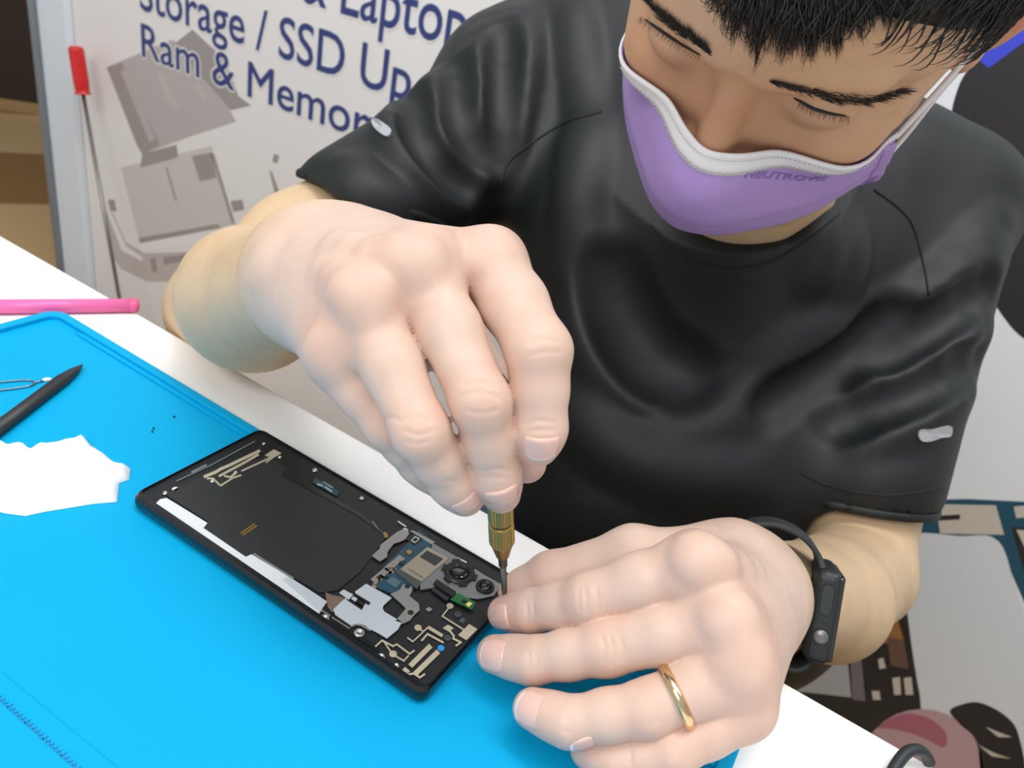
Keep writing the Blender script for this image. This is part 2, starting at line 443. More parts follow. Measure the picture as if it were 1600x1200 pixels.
DK = mat('ink_charcoal', '#2b292c', .5); TEAL = mat('ink_teal', '#1f5368', .5); BEI = mat('ink_beige', '#cfc8bb', .5)
ink(spline([(1486, 215), (1496, 140), (1528, 85), (1600, -30), (1760, -60), (1900, 120), (1860, 420), (1740, 560), (1620, 540), (1560, 484), (1510, 380)], 6, True), DK, 1, 'printed_dark_shape')
ink([(1521, 88), (1545, 106), (1600, 66), (1680, 20), (1690, -30), (1600, 20)], mat('ink_blue', '#3b49d6', .5), 2, 'printed_blue_patch')
tp = ink([(1425, 782), (1512, 780), (1760, 792), (1760, 1100), (1640, 1060), (1600, 940), (1560, 850), (1430, 836)], TEAL, 1, 'printed_circuit')
ink([(1462, 788), (1556, 790), (1569, 836), (1469, 834)], BEI, 2, 'printed_label', tp)
ink([(1466, 806), (1500, 804), (1500, 812), (1466, 814)], DK, 3, 'printed_mark', tp)
ink([(1580, 824), (1680, 830), (1690, 930), (1612, 935)], DK, 2, 'printed_socket', tp)
ink([(1588, 828), (1680, 834), (1690, 900), (1620, 896)], BEI, 3, 'printed_socket_face', tp)
ink([(1584, 792), (1606, 790), (1608, 808), (1588, 810)], BEI, 3, 'printed_mark', tp)
bk = ink([(1180, 960), (1330, 880), (1420, 880), (1440, 1120), (1380, 1160), (1240, 1110)], mat('ink_black', '#232327', .5), 1, 'printed_chassis')
ink([(1190, 980), (1322, 1010), (1330, 1090), (1240, 1080)], mat('ink_pale', '#b3b5ba', .5), 2, 'printed_plate', bk)
ink([(1328, 1020), (1345, 1020), (1352, 1096), (1332, 1094)], mat('ink_ash', '#77757a', .5), 2, 'printed_strip', bk)
ORG = mat('ink_orange', '#a4703c', .5); BRN = mat('ink_brown', '#6e5347', .5)
ink([(1366, 985), (1400, 960), (1412, 1000), (1380, 1006)], ORG, 2, 'printed_flex', bk)
ink([(1386, 996), (1412, 1000), (1420, 1046), (1392, 1040)], BRN, 2.4, 'printed_coil', bk)
for q in ([(1394, 1060), (1406, 1058), (1408, 1086), (1397, 1086)], [(1412, 1060), (1424, 1058), (1427, 1086), (1415, 1086)], [(1372, 1030), (1380, 1028), (1384, 1044), (1374, 1046)], [(1362, 1080), (1374, 1080), (1376, 1094), (1364, 1094)]):
    ink(q, BEI, 3, 'printed_mark', bk)
ink(spline([(1415, 842), (1500, 838), (1560, 846), (1590, 930), (1640, 1080), (1700, 1230), (1560, 1260), (1460, 1160), (1436, 1080), (1416, 940)], 5, True), mat('ink_silver', '#e0e5ea', .4), 1.6, 'printed_battery')
pk = ink(arc(1440, 1200, 96, 92), mat('ink_pink', '#c3a2a8', .5), 4, 'printed_pink_disc')
ink(spline([(1372, 1136), (1410, 1116), (1450, 1122), (1478, 1146), (1474, 1168), (1440, 1152), (1400, 1140)], 5, True), mat('ink_rose', '#b06a7c', .5), 5, 'printed_rose_streak', pk)
lens = ink(spline([(1484, 1112), (1500, 1102), (1530, 1098), (1570, 1118), (1592, 1150), (1600, 1230), (1540, 1230), (1526, 1160), (1500, 1132)], 5, True), DK, 4, 'printed_camera')
ink([(1540, 1136), (1570, 1148), (1582, 1152), (1560, 1152)], BEI, 5, 'printed_glint', lens)
ink([(1528, 1164), (1556, 1178), (1580, 1186), (1550, 1182)], BEI, 5, 'printed_glint', lens)

# ------------------------------------------------------------------ red handled rod leaning on the banner
rod = empty('long_screwdriver', (-1.0, YB - .05, 0))
tag(rod, 'thin steel rod tool with red plastic handle leaning against the banner edge', 'screwdriver')
ra = on_y(118, 72, YB - .045); rb_ = on_y(130, 148, YB - .05); rc = on_y(186, 462, YB - .10)
dr = nrm(rc - rb_); end = rb_ + dr * ((.012 - rb_[2]) / dr[2])
MB().tube([ra + nrm(ra - rb_) * .0, ra + (rb_ - ra) * .06, ra + (rb_ - ra) * .75, ra + (rb_ - ra) * .93, rb_], [.011, .0150, .0150, .0135, .0165], 14).build('handle', mat('red_plastic', '#d8292b', .3), rod, bevel=.002)
MB().tube([rb_, end], .0040, 10).build('shaft', mat('steel_grey', '#8d8a86', .35, .8), rod, True)

# ------------------------------------------------------------------ desk
desk = empty('desk', (.2, -.4, 0))
tag(desk, 'white topped repair desk with a straight edge in front of the person', 'desk')
M_white = mat('desk_white', '#f4f4f2', .38, var=.015, scale=12)
MB().box((.25, -.431, T - .0125), (1.15, .469, .0125)).build('desk_top', M_white, desk, bevel=.0015)
for sx in (-.86, 1.36):
    MB().box((sx, -.44, .3625), (.018, .40, .3625)).build('side_panel', mat('desk_panel', '#d8d8d6', .5), desk)
MB().box((.25, -.80, .42), (1.09, .009, .28)).build('back_panel', mat('desk_panel', '#d8d8d6', .5), desk)

# ------------------------------------------------------------------ silicone mat (its own corner at 0,0; long side along X)
BLUE = mat('blue_silicone', '#00a4d8', .55, var=.02, scale=30, bump=.08, bscale=900, spec=.15)
BLUED = mat('blue_silicone_groove', '#0a8cc4', .5)
smat = empty('silicone_mat', (.225, -.15, T))
tag(smat, 'bright blue silicone repair mat with raised rim lying on the desk', 'mat')
def rr(x0, y0, x1, y1, r, n=6):
    o = []
    for cx, cy, a0 in ((x1 - r, y1 - r, 0), (x0 + r, y1 - r, .5), (x0 + r, y0 + r, 1), (x1 - r, y0 + r, 1.5)):
        for i in range(n + 1):
            a = math.pi * (a0 + .5 * i / n); o.append((cx + r * math.cos(a), cy + r * math.sin(a)))
    return o
MX, MY = .4525, -.315
MB().prism([(x, y, T) for x, y in rr(0, MY, MX, 0, .010)], (0, 0, .0030)).build('mat_sheet', BLUE, smat)
def ring(name, outer, inner, z0, z1, m, parent, bev=.0008):
    n = len(outer); v = [(x, y, z0) for x, y in outer] + [(x, y, z1) for x, y in outer] + [(x, y, z1) for x, y in inner] + [(x, y, z0) for x, y in inner]
    f = []
    for i in range(n):
        j = (i + 1) % n
        f += [(i, j, n + j, n + i), (n + i, n + j, 2 * n + j, 2 * n + i), (2 * n + i, 2 * n + j, 3 * n + j, 3 * n + i)]
    b = MB().add(v, f); return b.build(name, m, parent, bevel=bev)
ring('rim', rr(0, MY, MX, 0, .010), rr(.0062, MY + .006, MX - .006, -.0055, .006), T + .0028, T + .0058, BLUE, smat)
# inner step at the back left corner, ruler with teeth, parts tray on the right
MB().prism([(.034, -.0055, T + .003), (.4465, -.0055, T + .003), (.4465, -.0085, T + .003), (.030, -.0085, T + .003)], (0, 0, .0011)).build('inner_ledge', BLUE, smat, bevel=.0003)
r0 = on_z(-40, 1058, T + .003); r1 = on_z(150, 1230, T + .003); rd = nrm(r1 - r0); rn = np.cross([0, 0, 1.], rd); rl = np.linalg.norm(r1 - r0)
b = MB(); b.box((r0 + r1) / 2 + np.array([0, 0, .0002]), (rl / 2, .00022, .0002), (rd, rn, (0, 0, 1.)))
nt_ = 34
for i in range(nt_):
    p = r0 + rd * rl * i / nt_; b.box(p + rn * .0006 + np.array([0, 0, .0002]), (.00028, .0006 + .0003 * (i % 5 == 0), .0002), (rd, rn, (0, 0, 1.)))
b.build('ruler_scale', BLUED, smat)
r2 = on_z(0, 1048, T + .003); r3 = on_z(190, 1205, T + .003)
MB().tube([r2, (r2 + r3) / 2, r3], .00022, 5).build('mould_line', BLUE, smat)
tray = MB(); tx0, tx1 = .424, .4465; zt = T + .0028; zh = .0026
tray.box(((tx0 + .002 + tx0) / 2, -.155, zt + zh / 2), (.0016, .147, zh / 2))
for i in range(20):
    y = -.0105 - i * .0149; tray.box(((tx0 + tx1) / 2, y, zt + zh / 2), ((tx1 - tx0) / 2, .0019, zh / 2))
    if i % 2 == 0: tray.box(((tx0 + tx1) / 2 + .001, y - .0075, zt + zh / 2), (.0016, .0075, zh / 2))
tray.build('screw_tray', BLUE, smat, bevel=.0006)
b = MB()
for i in range(19):
    y = -.0105 - i * .0149
    for cx in ((tx0 + .0035 + tx0 + .0106) / 2, (tx0 + .0140 + tx1) / 2) if i % 2 == 0 else ((tx0 + .003 + tx1) / 2,):
        b.box((cx, y - .00745, T + .00305), (.0028 if i % 2 == 0 else .0075, .0050, .00012))
b.build('slot_floor', BLUED, smat)
# ------------------------------------------------------------------ crumbs on the mat
for i, (x, y, r) in enumerate(((240, 594, .0008), (272, 651, .0006), (240, 669, .00055), (238, 674, .0005))):
    p = on_z(x, y, T + .0036)
    o = MB().lathe(p, (0, 0, 1), [(-.0006, r * .6), (-.0002, r), (.0004, r * .8), (.0006, r * .3)], 7).build('crumb', mat('black_rubber', '#16181a', .6))
    tag(o, ['largest black crumb on the blue mat left of the phone', 'black crumb right of the biggest crumb, nearest the mat edge', 'small black crumb below the biggest crumb on the mat', 'smallest black crumb nearest the opened phone'][i], 'crumb', 'black crumbs on the blue mat')

# ------------------------------------------------------------------ pink pen
pen = empty('pink_pen', (-.02, 0, T)); tag(pen, 'pink pen with rounded end lying on the white desk at left', 'pen')
p0 = on_z(-60, 480, T + .0045); p1 = on_z(218, 477, T + .0045); pd = nrm(p1 - p0)
MB().tube([p0, p1 - pd * .006], .0045, 16).build('barrel', mat('pink_plastic', '#ee6fae', .35), pen, True)
MB().tube([p1 - pd * .0062, p1 - pd * .006, p1 - pd * .002, p1 - pd * .0007, p1], [.0040, .0047, .0047, .0038, .0015], 16).build('end_cap', mat('rose_plastic', '#dc5c8e', .4), pen, True)
# ------------------------------------------------------------------ black spudger
sp0 = on_z(-60, 712, T + .0064); sp1 = on_z(129, 570, T + .0052); sd = nrm(sp1 - sp0); sw = nrm(np.cross(sd, (0, 0, 1.)))
o = MB().tube([sp0, sp1 - sd * .018, sp1 - sd * .009, sp1 - sd * .001, sp1], [.0038, .0038, .0027, .0008, .0003], 12, flat=((0, 0, 1.), .85)).build('spudger', mat('black_nylon', '#26282b', .45), smooth=True)
tag(o, 'pointed black nylon prying stick lying on the blue mat at left', 'spudger')
# ------------------------------------------------------------------ sim pin: bent wire loop with a white end
pin = empty('sim_eject_pin', on_z(40, 600, T + .003)); tag(pin, 'thin bent wire pin with white tip beside the black prying stick', 'pin')
zz = T + .0040
wp = [on_z(x, y, zz) for x, y in ((-40, 600), (-20, 599), (20, 595), (46, 594), (54, 598), (46, 603), (20, 607), (-20, 612), (-40, 614))]
MB().tube(spline(wp, 5), .00045, 8).build('wire_loop', mat('pin_steel', '#8f9499', .25, .9), pin, True)
MB().tube([on_z(53, 598, zz), on_z(70, 594, zz)], .0005, 8).build('needle', mat('pin_steel', '#8f9499', .25, .9), pin, True)
MB().tube([on_z(66, 594.5, zz), on_z(70, 593.5, zz), on_z(77, 593, zz), on_z(81, 593, zz)], [.0006, .0012, .0012, .0006], 8).build('white_tip', mat('white_plastic', '#f2f2f2', .4), pin, True)
# ------------------------------------------------------------------ folded tissue
out = [(-70, 694), (-20, 692), (0, 698), (30, 697), (46, 703), (62, 694), (95, 690), (132, 685), (142, 697), (160, 708), (180, 725), (204, 733), (202, 750), (186, 756), (183, 785), (148, 788), (110, 794), (72, 800), (40, 807), (8, 803), (-70, 780)]
W_ = [on_z(x, y, T + .003) for x, y in out]; cen = np.mean(W_, 0)
V = []; F = []; n = len(W_); rings = 9
DW = []
for i in range(n):
    a, b2 = W_[i], W_[(i + 1) % n]
    for k in range(4): DW.append(a + (b2 - a) * k / 4)
n = len(DW)
def th(p, s):
    return .0034 + .0016 * math.sin(p[0] * 210 + p[1] * 90) * s + .0010 * math.sin(p[0] * 90 - p[1] * 330 + 1) * s + .0008 * math.sin(p[0] * 620 + p[1] * 410)
for r in range(rings):
    s = 1 - r / rings
    for p in DW:
        q = cen + (p - cen) * s; e = min(1, r / 1.5)
        V.append((q[0], q[1], T + .0034 + max(0.0012, th(q, 1)) * (0.0 if r == 0 else (.75 if r == 1 else 1))))
V.append((cen[0], cen[1], T + .0075))
for r in range(rings - 1):
    for i in range(n): F.append((r * n + i, r * n + (i + 1) % n, (r + 1) * n + (i + 1) % n, (r + 1) * n + i))
for i in range(n): F.append(((rings - 1) * n + i, (rings - 1) * n + (i + 1) % n, rings * n))
base = len(V)
for p in DW: V.append((p[0], p[1], T + .0031))
for i in range(n): F.append((i, base + i, base + (i + 1) % n, (i + 1) % n))
F.append(tuple(range(base, base + n)))
tis = mesh('tissue', V, F, mat('tissue_paper', '#fbfbfb', .9, bump=.25, bscale=500), None, True)
bm = bmesh.new(); bm.from_mesh(tis.data); bmesh.ops.recalc_face_normals(bm, faces=bm.faces); bm.to_mesh(tis.data); bm.free()
tag(tis, 'crumpled white tissue wipe lying on the blue mat beside the phone', 'tissue')
# ------------------------------------------------------------------ black cable loop at the desk edge
cl = [on_z(1385, 1225, T + .003), on_z(1400, 1196, T + .006), on_z(1418, 1175, T + .0085), on_z(1436, 1172, T + .009), on_z(1447, 1181, T + .006), on_z(1452, 1192, T + .003)]
o = MB().tube(spline(cl, 6), .0024, 12).build('cable', mat('black_rubber_cable', '#23282a', .5), smooth=True)
tag(o, 'short black rubber cable loop at the desk edge, bottom right', 'cable')
# ================================================================== opened phone lying on the mat
ZP = T + .0030; PT = .0085                     # underside height, thickness
PO = np.array([0.17998, -0.00345]); PTH = .0141; PL, PW = .1645, .0765
pu = np.array([math.cos(PTH), math.sin(PTH), 0]); pv = np.array([math.sin(PTH), -math.cos(PTH), 0])
def ph(u, v, z): return np.array([PO[0], PO[1], 0]) + pu * u + pv * v + np.array([0, 0, z])
phone = empty('opened_phone', ph(PL / 2, PW / 2, ZP))
tag(phone, 'opened black smartphone with its back off showing the circuit parts, lying on the blue mat', 'phone')
GLOSS = mat('phone_black_metal', '#14171c', .22, .3, coat=.5); DARK = mat('phone_dark_plastic', '#17191c', .42)
SHEET = mat('graphite_sheet', '#242729', .48, var=.06, scale=25); SILV = mat('phone_silver', '#cdd6de', .38, .25); WHT = mat('phone_white_tape', '#d9dee1', .5)
GREY = mat('phone_grey_metal', '#9c9b98', .35, .55); GOLD = mat('antenna_gold', '#c9bfa6', .4, .35); CHR = mat('screw_chrome', '#dadada', .2, 1.0)
PCB = mat('circuit_blue', '#1d4a60', .4, var=.4, scale=500); NICK = mat('shield_nickel', '#a59f8d', .35, .6, var=.05, scale=90); BLK = mat('phone_black_rubber', '#0c0d0f', .35)
ol = [ph(x, -y, 0) for x, y in rr(0, -PW, PL, 0, .0042, 5)]; il = [ph(x, -y, 0) for x, y in rr(.0016, -PW + .0034, PL - .0016, -.0018, .003, 5)]
n = len(ol); prof = [(0.0012, ZP), (.0002, ZP + .0022), (0, ZP + .0045), (.0003, ZP + .0068), (.0013, ZP + .0083)]
cph = ph(PL / 2, PW / 2, 0); V = []; F = []
def inset(p, d):
    q = p.copy(); r = p - cph; a = np.dot(r, pu); b_ = np.dot(r, pv)
    return cph + pu * (a - math.copysign(d, a)) + pv * (b_ - math.copysign(d, b_))
for d_, z in prof: V += [inset(p, d_) + np.array([0, 0, z]) for p in ol]
V += [p + np.array([0, 0, ZP + .0083]) for p in il]; V += [p + np.array([0, 0, ZP + .0060]) for p in il]
L_ = len(prof) + 2
for k in range(L_ - 1):
    for i in range(n): F.append((k * n + i, k * n + (i + 1) % n, (k + 1) * n + (i + 1) % n, (k + 1) * n + i))
F.append(tuple(range(n))[::-1]); F.append(tuple(range((L_ - 1) * n, L_ * n)))
mesh('frame', V, F, GLOSS, phone)
ZT = ZP + .0072                                # level of the parts
def pp(x, y, z=None): return on_z(x, y, ZT if z is None else z)
def plate(name, pts, m, z0=0.0, h=.0004, parent=None, bev=0.0):
    w_ = [pp(x, y, ZT + z0 + h) for x, y in pts]
    return MB().prism([p - np.array([0, 0, h]) for p in w_], (0, 0, h)).build(name, m, parent or phone, bevel=bev)
def trace(name, segs, m, z0=.0004, parent=None):
    "several thin flat strips (photo polylines with widths in photo px) as ONE part"
    b = MB()
    for pts, wd in segs:
        for i in range(len(pts) - 1):
            a = np.array(pts[i], float); c = np.array(pts[i + 1], float); d = nrm(c - a); nn_ = np.array([-d[1], d[0]]) * wd / 2; e = d * wd * .35
            b.prism([pp(*(a - e + nn_), ZT + z0), pp(*(c + e + nn_), ZT + z0), pp(*(c + e - nn_), ZT + z0), pp(*(a - e - nn_), ZT + z0)], (0, 0, .00018 + .00002 * (i % 2)))
    return b.build(name, m, parent or phone)
def screw(x, y, r=.0012, m=None, name='screw', parent=None):
    p = pp(x, y); m = m or CHR
    o = MB().lathe(p + np.array([0, 0, .0001]), (0, 0, 1), [(0, r), (.0006, r), (.0009, r * .8), (.00092, r * .45), (.0005, r * .4)], 14).build(name, m, parent or phone, True)
    return o
def disc(name, x, y, r, h, m, z0=.0, parent=None, n=20, prof=None):
    return MB().lathe(pp(x, y) + np.array([0, 0, z0]), (0, 0, 1), prof or [(0, r), (h * .8, r), (h, r * .9)], n).build(name, m, parent or phone)
# inner chassis floor
V2 = [p + np.array([0, 0, ZP + .0061]) for p in il]
MB().prism(V2, (0, 0, .0011)).build('chassis', DARK, phone)
# graphite charging sheet
sheet = plate('charging_sheet', [(258, 772), (330, 735), (420, 713), (447, 731), (487, 757), (530, 783), (567, 803), (603, 838), (587, 862), (562, 894), (528, 922), (500, 926), (455, 900), (396, 866), (384, 870), (318, 825), (325, 815), (275, 783)], SHEET, .0002, .0003)
trace('gold_contact', [([(377, 833), (398, 819)], 2.2), ([(380, 836), (401, 822)], 2.2)], mat('contact_gold', '#a58646', .35, .6), .0005, sheet)
trace('printed_code', [([(493, 752), (526, 771)], 8)], mat('label_teal', '#2c4a54', .5), .0005, sheet)
trace('code_marks', [([(496, 757), (504, 759)], 2.5), ([(508, 761), (518, 768)], 2.5), ([(505, 753), (520, 762)], 1.2)], mat('label_marks', '#9db5bd', .5), .0007, sheet)
trace('sheet_wire', [([(582, 815), (592, 828), (600, 836)], 1.2)], GREY, .0005, sheet)
plate('wire_tab', [(598, 833), (603, 831), (607, 838), (602, 841)], mat('contact_gold', '#a58646', .35, .6), .0005, .0003, sheet)
plate('flex_ribbon', [(447, 731), (487, 757), (567, 803), (603, 838), (590, 828), (560, 806), (520, 784), (470, 758), (440, 742)], mat('flex_black', '#1b1e20', .3), .0006, .0002)
# white tape strip and silver plate
plate('white_tape_strip', [(242, 788), (250, 780), (260, 778), (272, 785), (324, 817), (318, 825), (384, 870), (393, 866), (450, 900), (484, 922), (511, 940), (497, 961), (470, 944), (409, 902), (330, 850), (250, 798)], WHT, .0002, .0005)
plate('white_label', [(441, 905), (450, 901), (510, 941), (499, 955)], SILV, .0008, .0002)
trace('tape_edge', [([(397, 866), (458, 904)], 3)], GREY, .0006)
sp = plate('silver_plate', [(521, 952), (532, 941), (541, 934), (546, 938), (555, 928), (555, 924), (572, 912), (612, 934), (599, 946), (598, 951), (601, 956), (628, 972), (622, 983), (605, 997), (590, 988), (578, 982), (570, 976), (564, 974), (556, 974), (549, 977), (524, 960)], SILV, .0006, .0005)
trace('plate_slot', [([(553, 929), (576, 943)], 5), ([(544, 936), (565, 950)], 5), ([(560, 940), (566, 944)], 10)], BLK, .0011, sp)
plate('label_tab', [(530, 926), (537, 921), (552, 929), (545, 937)], SILV, .0012, .0002)
plate('copper_flex', [(508, 925), (520, 930), (534, 932), (545, 938), (528, 946), (519, 957), (512, 948)], mat('flex_copper', '#8a7566', .4, .4), .0003, .0003)
# board, shield, connector
board_ = plate('circuit_board', [(579, 914), (604, 880), (628, 858), (655, 828), (676, 846), (640, 935), (610, 926)], PCB, .0002, .0005)
for i in range(26):
    x = 584 + RNG.random() * 50; t_ = (x - 584) / 50; y = 912 - t_ * 45 + (RNG.random() - .2) * 12
    q = pp(x, y); s = .0003 + .0004 * RNG.random()
    MB().box(q + np.array([0, 0, .0009]), (s * 1.5, s, .0003), (pu, pv, (0, 0, 1.))).build('board_chip', (GREY, BLK, mat('chip_tan', '#a08a63', .5))[i % 3], board_)
plate('antenna_strip', [(579, 905), (624, 867), (632, 872), (588, 912)], GREY, .0007, .0003)
shield = plate('shield_can', [(625, 889), (668, 854), (702, 872), (659, 909)], NICK, .0007, .0009, bev=.0002)
plate('shield_window', [(656, 870), (667, 860), (693, 873), (680, 884)], mat('window_dark', '#15221f', .25), .0016, .0001, shield)
trace('stamped_code', [([(639 + i * 3.2, 888 + i * 2.0 + (i % 2)), (640.5 + i * 3.2, 891 + i * 2.0)], 1.1) for i in range(7)], mat('stamp', '#6d6857', .5), .0016, shield)
plate('connector', [(618, 893), (624, 889), (659, 909), (652, 920)], mat('connector_grey', '#4d524d', .45), .0007, .0006)
plate('small_chip', [(603, 908), (613, 901), (628, 909), (619, 918)], mat('chip_blue', '#51707c', .4), .0007, .0005)
plate('gold_chip', [(634, 862), (639, 858), (645, 862), (640, 867)], mat('contact_gold', '#a58646', .35, .6), .0007, .0005)
plate('flash_sheet', [(634, 842), (646, 834), (661, 842), (648, 852)], BLK, .0007, .0002)
trace('white_outline', [([(643, 845), (648, 839), (655, 842), (649, 848), (643, 845)], 1)], WHT, .0010)
# grey brackets
br1 = plate('metal_bracket', [(581, 868), (593, 857), (594, 851), (620, 831), (632, 826), (640, 833), (634, 842), (626, 846), (616, 849), (606, 862), (605, 870), (594, 877)], GREY, .0006, .0006, bev=.00015)
br2 = plate('metal_bracket', [(610, 928), (625, 921), (629, 913), (637, 912), (644, 917), (644, 924), (640, 931), (655, 943), (656, 953), (648, 960), (641, 969), (629, 974), (617, 970), (628, 958), (634, 950), (624, 940)], GREY, .0005, .0006, bev=.00015)
for x, y in ((636, 919), (641, 960)): disc('screw_hole', x, y, .0012, .0001, BLK, .0012, br2)
for x, y in ((633, 830), (590, 868)): screw(x, y, .0016)
plate('bracket_rail', [(640, 829), (646, 829), (680, 847), (674, 850)], GREY, .0006, .0003)
# camera island
cp = plate('camera_plate', [(656, 909), (676, 848), (711, 868), (757, 898), (784, 913), (772, 930), (748, 935), (722, 933), (688, 916), (657, 921)], mat('camera_grey', '#85888a', .4, .4), .0004, .0008, bev=.0002)
def lens_unit(x, y, r, lug):
    c = pp(x, y) + np.array([0, 0, .0009])
    b = MB(); b.lathe(c, (0, 0, 1), [(0, r), (.0012, r), (.0016, r * .94), (.0016, r * .72), (.0008, r * .55), (.0008, r * .3)], 36)
    if lug:
        for k in range(6):
            a = k * math.pi / 3 + .3; b.box(c + np.array([math.cos(a), math.sin(a), 0]) * r * .98 + np.array([0, 0, .0007]), (r * .2, r * .26, .0006), ([math.cos(a), math.sin(a), 0], [-math.sin(a), math.cos(a), 0], (0, 0, 1.)))
    o = b.build('camera_lens', BLK, phone)
    MB().lathe(c + np.array([0, 0, .0009]), (0, 0, 1), [(0, r * .54), (.0003, r * .5), (.0007, r * .3), (.0008, r * .05)], 28).build('lens_glass', mat('lens_glass', '#101319', .05, coat=1.0), o, True)
lens_unit(717, 899, .0068, True); lens_unit(757, 921, .0041, False)
plate('sensor_bar', [(677, 912), (682, 904), (713, 924), (708, 933)], BLK, .0012, .0010, bev=.0003)
gb = plate('flash_board', [(704, 936), (709, 931), (717, 927), (743, 941), (738, 952)], mat('flash_green', '#1f6b3a', .4), .0011, .0006)
plate('flash_led', [(728, 944), (733, 940), (738, 943), (733, 948)], mat('flash_yellow', '#f3e27e', .3), .0017, .0004, gb)
plate('led_mount', [(720, 939), (725, 936), (730, 939), (725, 942)], BLK, .0017, .0003, gb)
plate('ribbon_cover', [(674, 921), (680, 916), (704, 932), (698, 939)], mat('flex_black', '#1b1e20', .3), .0006, .0006)
# antenna traces, near end
trace('antenna_trace', [([(703, 948), (691, 963), (724, 984)], 2.2), ([(653, 982), (662, 987), (668, 981)], 2.2), ([(670, 981), (690, 993)], 5), ([(662, 987), (645, 1003), (637, 997)], 2.2),
    ([(659, 1001), (668, 991), (692, 1004)], 3), ([(702, 985), (709, 994), (708, 998), (720, 1004), (713, 1009)], 3), ([(587, 1010), (597, 1001), (614, 1010), (620, 1007), (640, 1022), (647, 1017)], 2.6),
    ([(600, 1003), (610, 1018), (614, 1023), (631, 1033), (638, 1025)], 2.4), ([(637, 1054), (647, 1053), (656, 1059), (663, 1054)], 3)], GOLD)
trace('antenna_bar', [([(643, 1039), (671, 1011)], 8), ([(650, 1052), (683, 1020)], 8)], GOLD)
plate('antenna_pad', [(733, 975), (746, 983), (729, 1000), (716, 992)], GOLD, .0003, .0003); plate('antenna_pad', [(692, 981), (700, 976), (709, 981), (702, 987)], GOLD, .0003, .0003)
plate('antenna_pad', [(628, 1047), (633, 1042), (641, 1049), (633, 1053)], GOLD, .0003, .0003); plate('square_pad', [(665, 952), (670, 948), (676, 952), (670, 956)], GREY, .0003, .0003)
for x, y in ((703, 948), (653, 982), (614, 1023)): disc('ring_pad', x, y, .0015, .0005, GOLD, .0002, None, 18, [(0, .0015), (.0004, .0015), (.0005, .0011), (.0005, .0006), (.0002, .0005)])
for x, y in ((715, 961), (699, 998)): disc('screw_boss', x, y, .0014, .0005, mat('boss_grey', '#4a4d52', .4), .0001, None, 18, [(0, .0014), (.0005, .0014), (.0005, .0008), (.0001, .0007)])
disc('blue_dot', 689, 1013, .0014, .0004, mat('dot_blue', '#1897d8', .4))
v, f = text_mesh("E3", .0022, .00004)
e0 = pp(723, 973, ZT + .0002); ex = nrm(pp(730, 964, ZT) - pp(723, 973, ZT)); ey = np.cross((0, 0, 1.), ex)
mesh('board_mark', [e0 + ex * p[0] + ey * p[1] for p in v], f, mat('mark_grey', '#8c9094', .5), phone)
for x, y, r in ((507, 967, .0019), (561, 990, .0022), (595, 1028, .0017), (619, 1042, .0012), (492, 736, .0014), (565, 780, .0012), (258, 772, .0012), (412, 695, .0009), (437, 716, .001), (332, 753, .0012), (368, 740, .0011)): screw(x, y, r)
disc('white_dot', 274, 765, .0014, .0002, WHT, .0003)
trace('bracket_rim', [([(549, 979), (556, 976), (564, 977), (578, 985)], 2.6), ([(484, 942), (515, 962)], 2.2), ([(519, 965), (546, 982)], 2)], GREY, .0004)
# antenna traces, far end
trace('antenna_trace', [([(320, 745), (337, 738), (345, 733), (357, 728), (405, 705)], 4.6), ([(343, 744), (384, 722), (403, 711)], 3.6), ([(378, 736), (428, 713)], 2.6), ([(345, 759), (364, 747), (376, 743)], 2.6), ([(324, 748), (333, 748), (343, 758)], 2.6),
    ([(351, 744), (360, 746), (370, 738)], 3), ([(416, 723), (428, 714)], 2)], GOLD)
plate('antenna_pad', [(414, 711), (428, 702), (440, 708), (426, 716)], GOLD, .0003, .0003)
trace('frame_glue_glint', [([(276, 752), (330, 727), (398, 690)], 1.6), ([(300, 738), (322, 727)], 3)], mat('glue_glint_grey', '#70767f', .25), .0003)  # pale strips paint the highlights along the glued frame edge
trace('side_slot', [([(520, 970), (590, 1014)], 7)], BLK, .0002)
trace('spring_clip', [([(622, 815), (634, 823)], 1.6)], CHR, .0009); trace('spring_clip', [([(714, 872), (728, 879)], 2.4)], CHR, .0009)

# ================================================================== brass precision screwdriver
D0 = at(788.5, 931, .3125); D1 = at(782, 800, .290); da = nrm(D1 - D0)
drv = empty('precision_screwdriver', D0); tag(drv, 'brass precision screwdriver with knurled grip held upright in the right hand over the phone', 'screwdriver')
BRASS = mat('brass', '#b99a5c', .32, .85); STEEL = mat('driver_steel', '#75716e', .32, .85)
tipd = -.004
MB().lathe(D0, da, [(tipd, .0006), (tipd + .0006, .0009), (.002, .00105), (.0035, .0013), (.0172, .0013)], 14).build('shaft', STEEL, drv, True)
MB().lathe(D0, da, [(.0165, .0014), (.0170, .0018), (.0215, .0019), (.0222, .0023)], 18).build('ferrule', STEEL, drv, True)
MB().lathe(D0, da, [(.0218, .0023), (.0223, .0027), (.0285, .0044), (.0290, .0047)], 24).build('collar', BRASS, drv, True)
def knurl(name, z0, z1, r):
    n = 96; V = []; F = []; ax = da; u = nrm(np.cross(ax, [.3, .9, .2])); w_ = np.cross(ax, u)
    for h_, s in ((z0, .9), (z0 + .0006, 1), (z1 - .0006, 1), (z1, .9)):
        for k in range(n):
            a = 2 * math.pi * k / n; q = r * s * (1 - .07 * (k % 4 in (0, 1))); V.append(D0 + ax * h_ + (u * math.cos(a) + w_ * math.sin(a)) * q)
    for i in range(3):
        for k in range(n): F.append((i * n + k, i * n + (k + 1) % n, (i + 1) * n + (k + 1) % n, (i + 1) * n + k))
    F += [tuple(range(n))[::-1], tuple(range(3 * n, 4 * n))]
    return mesh(name, V, F, BRASS, drv)
knurl('knurled_grip', .0290, .0392, .0051)
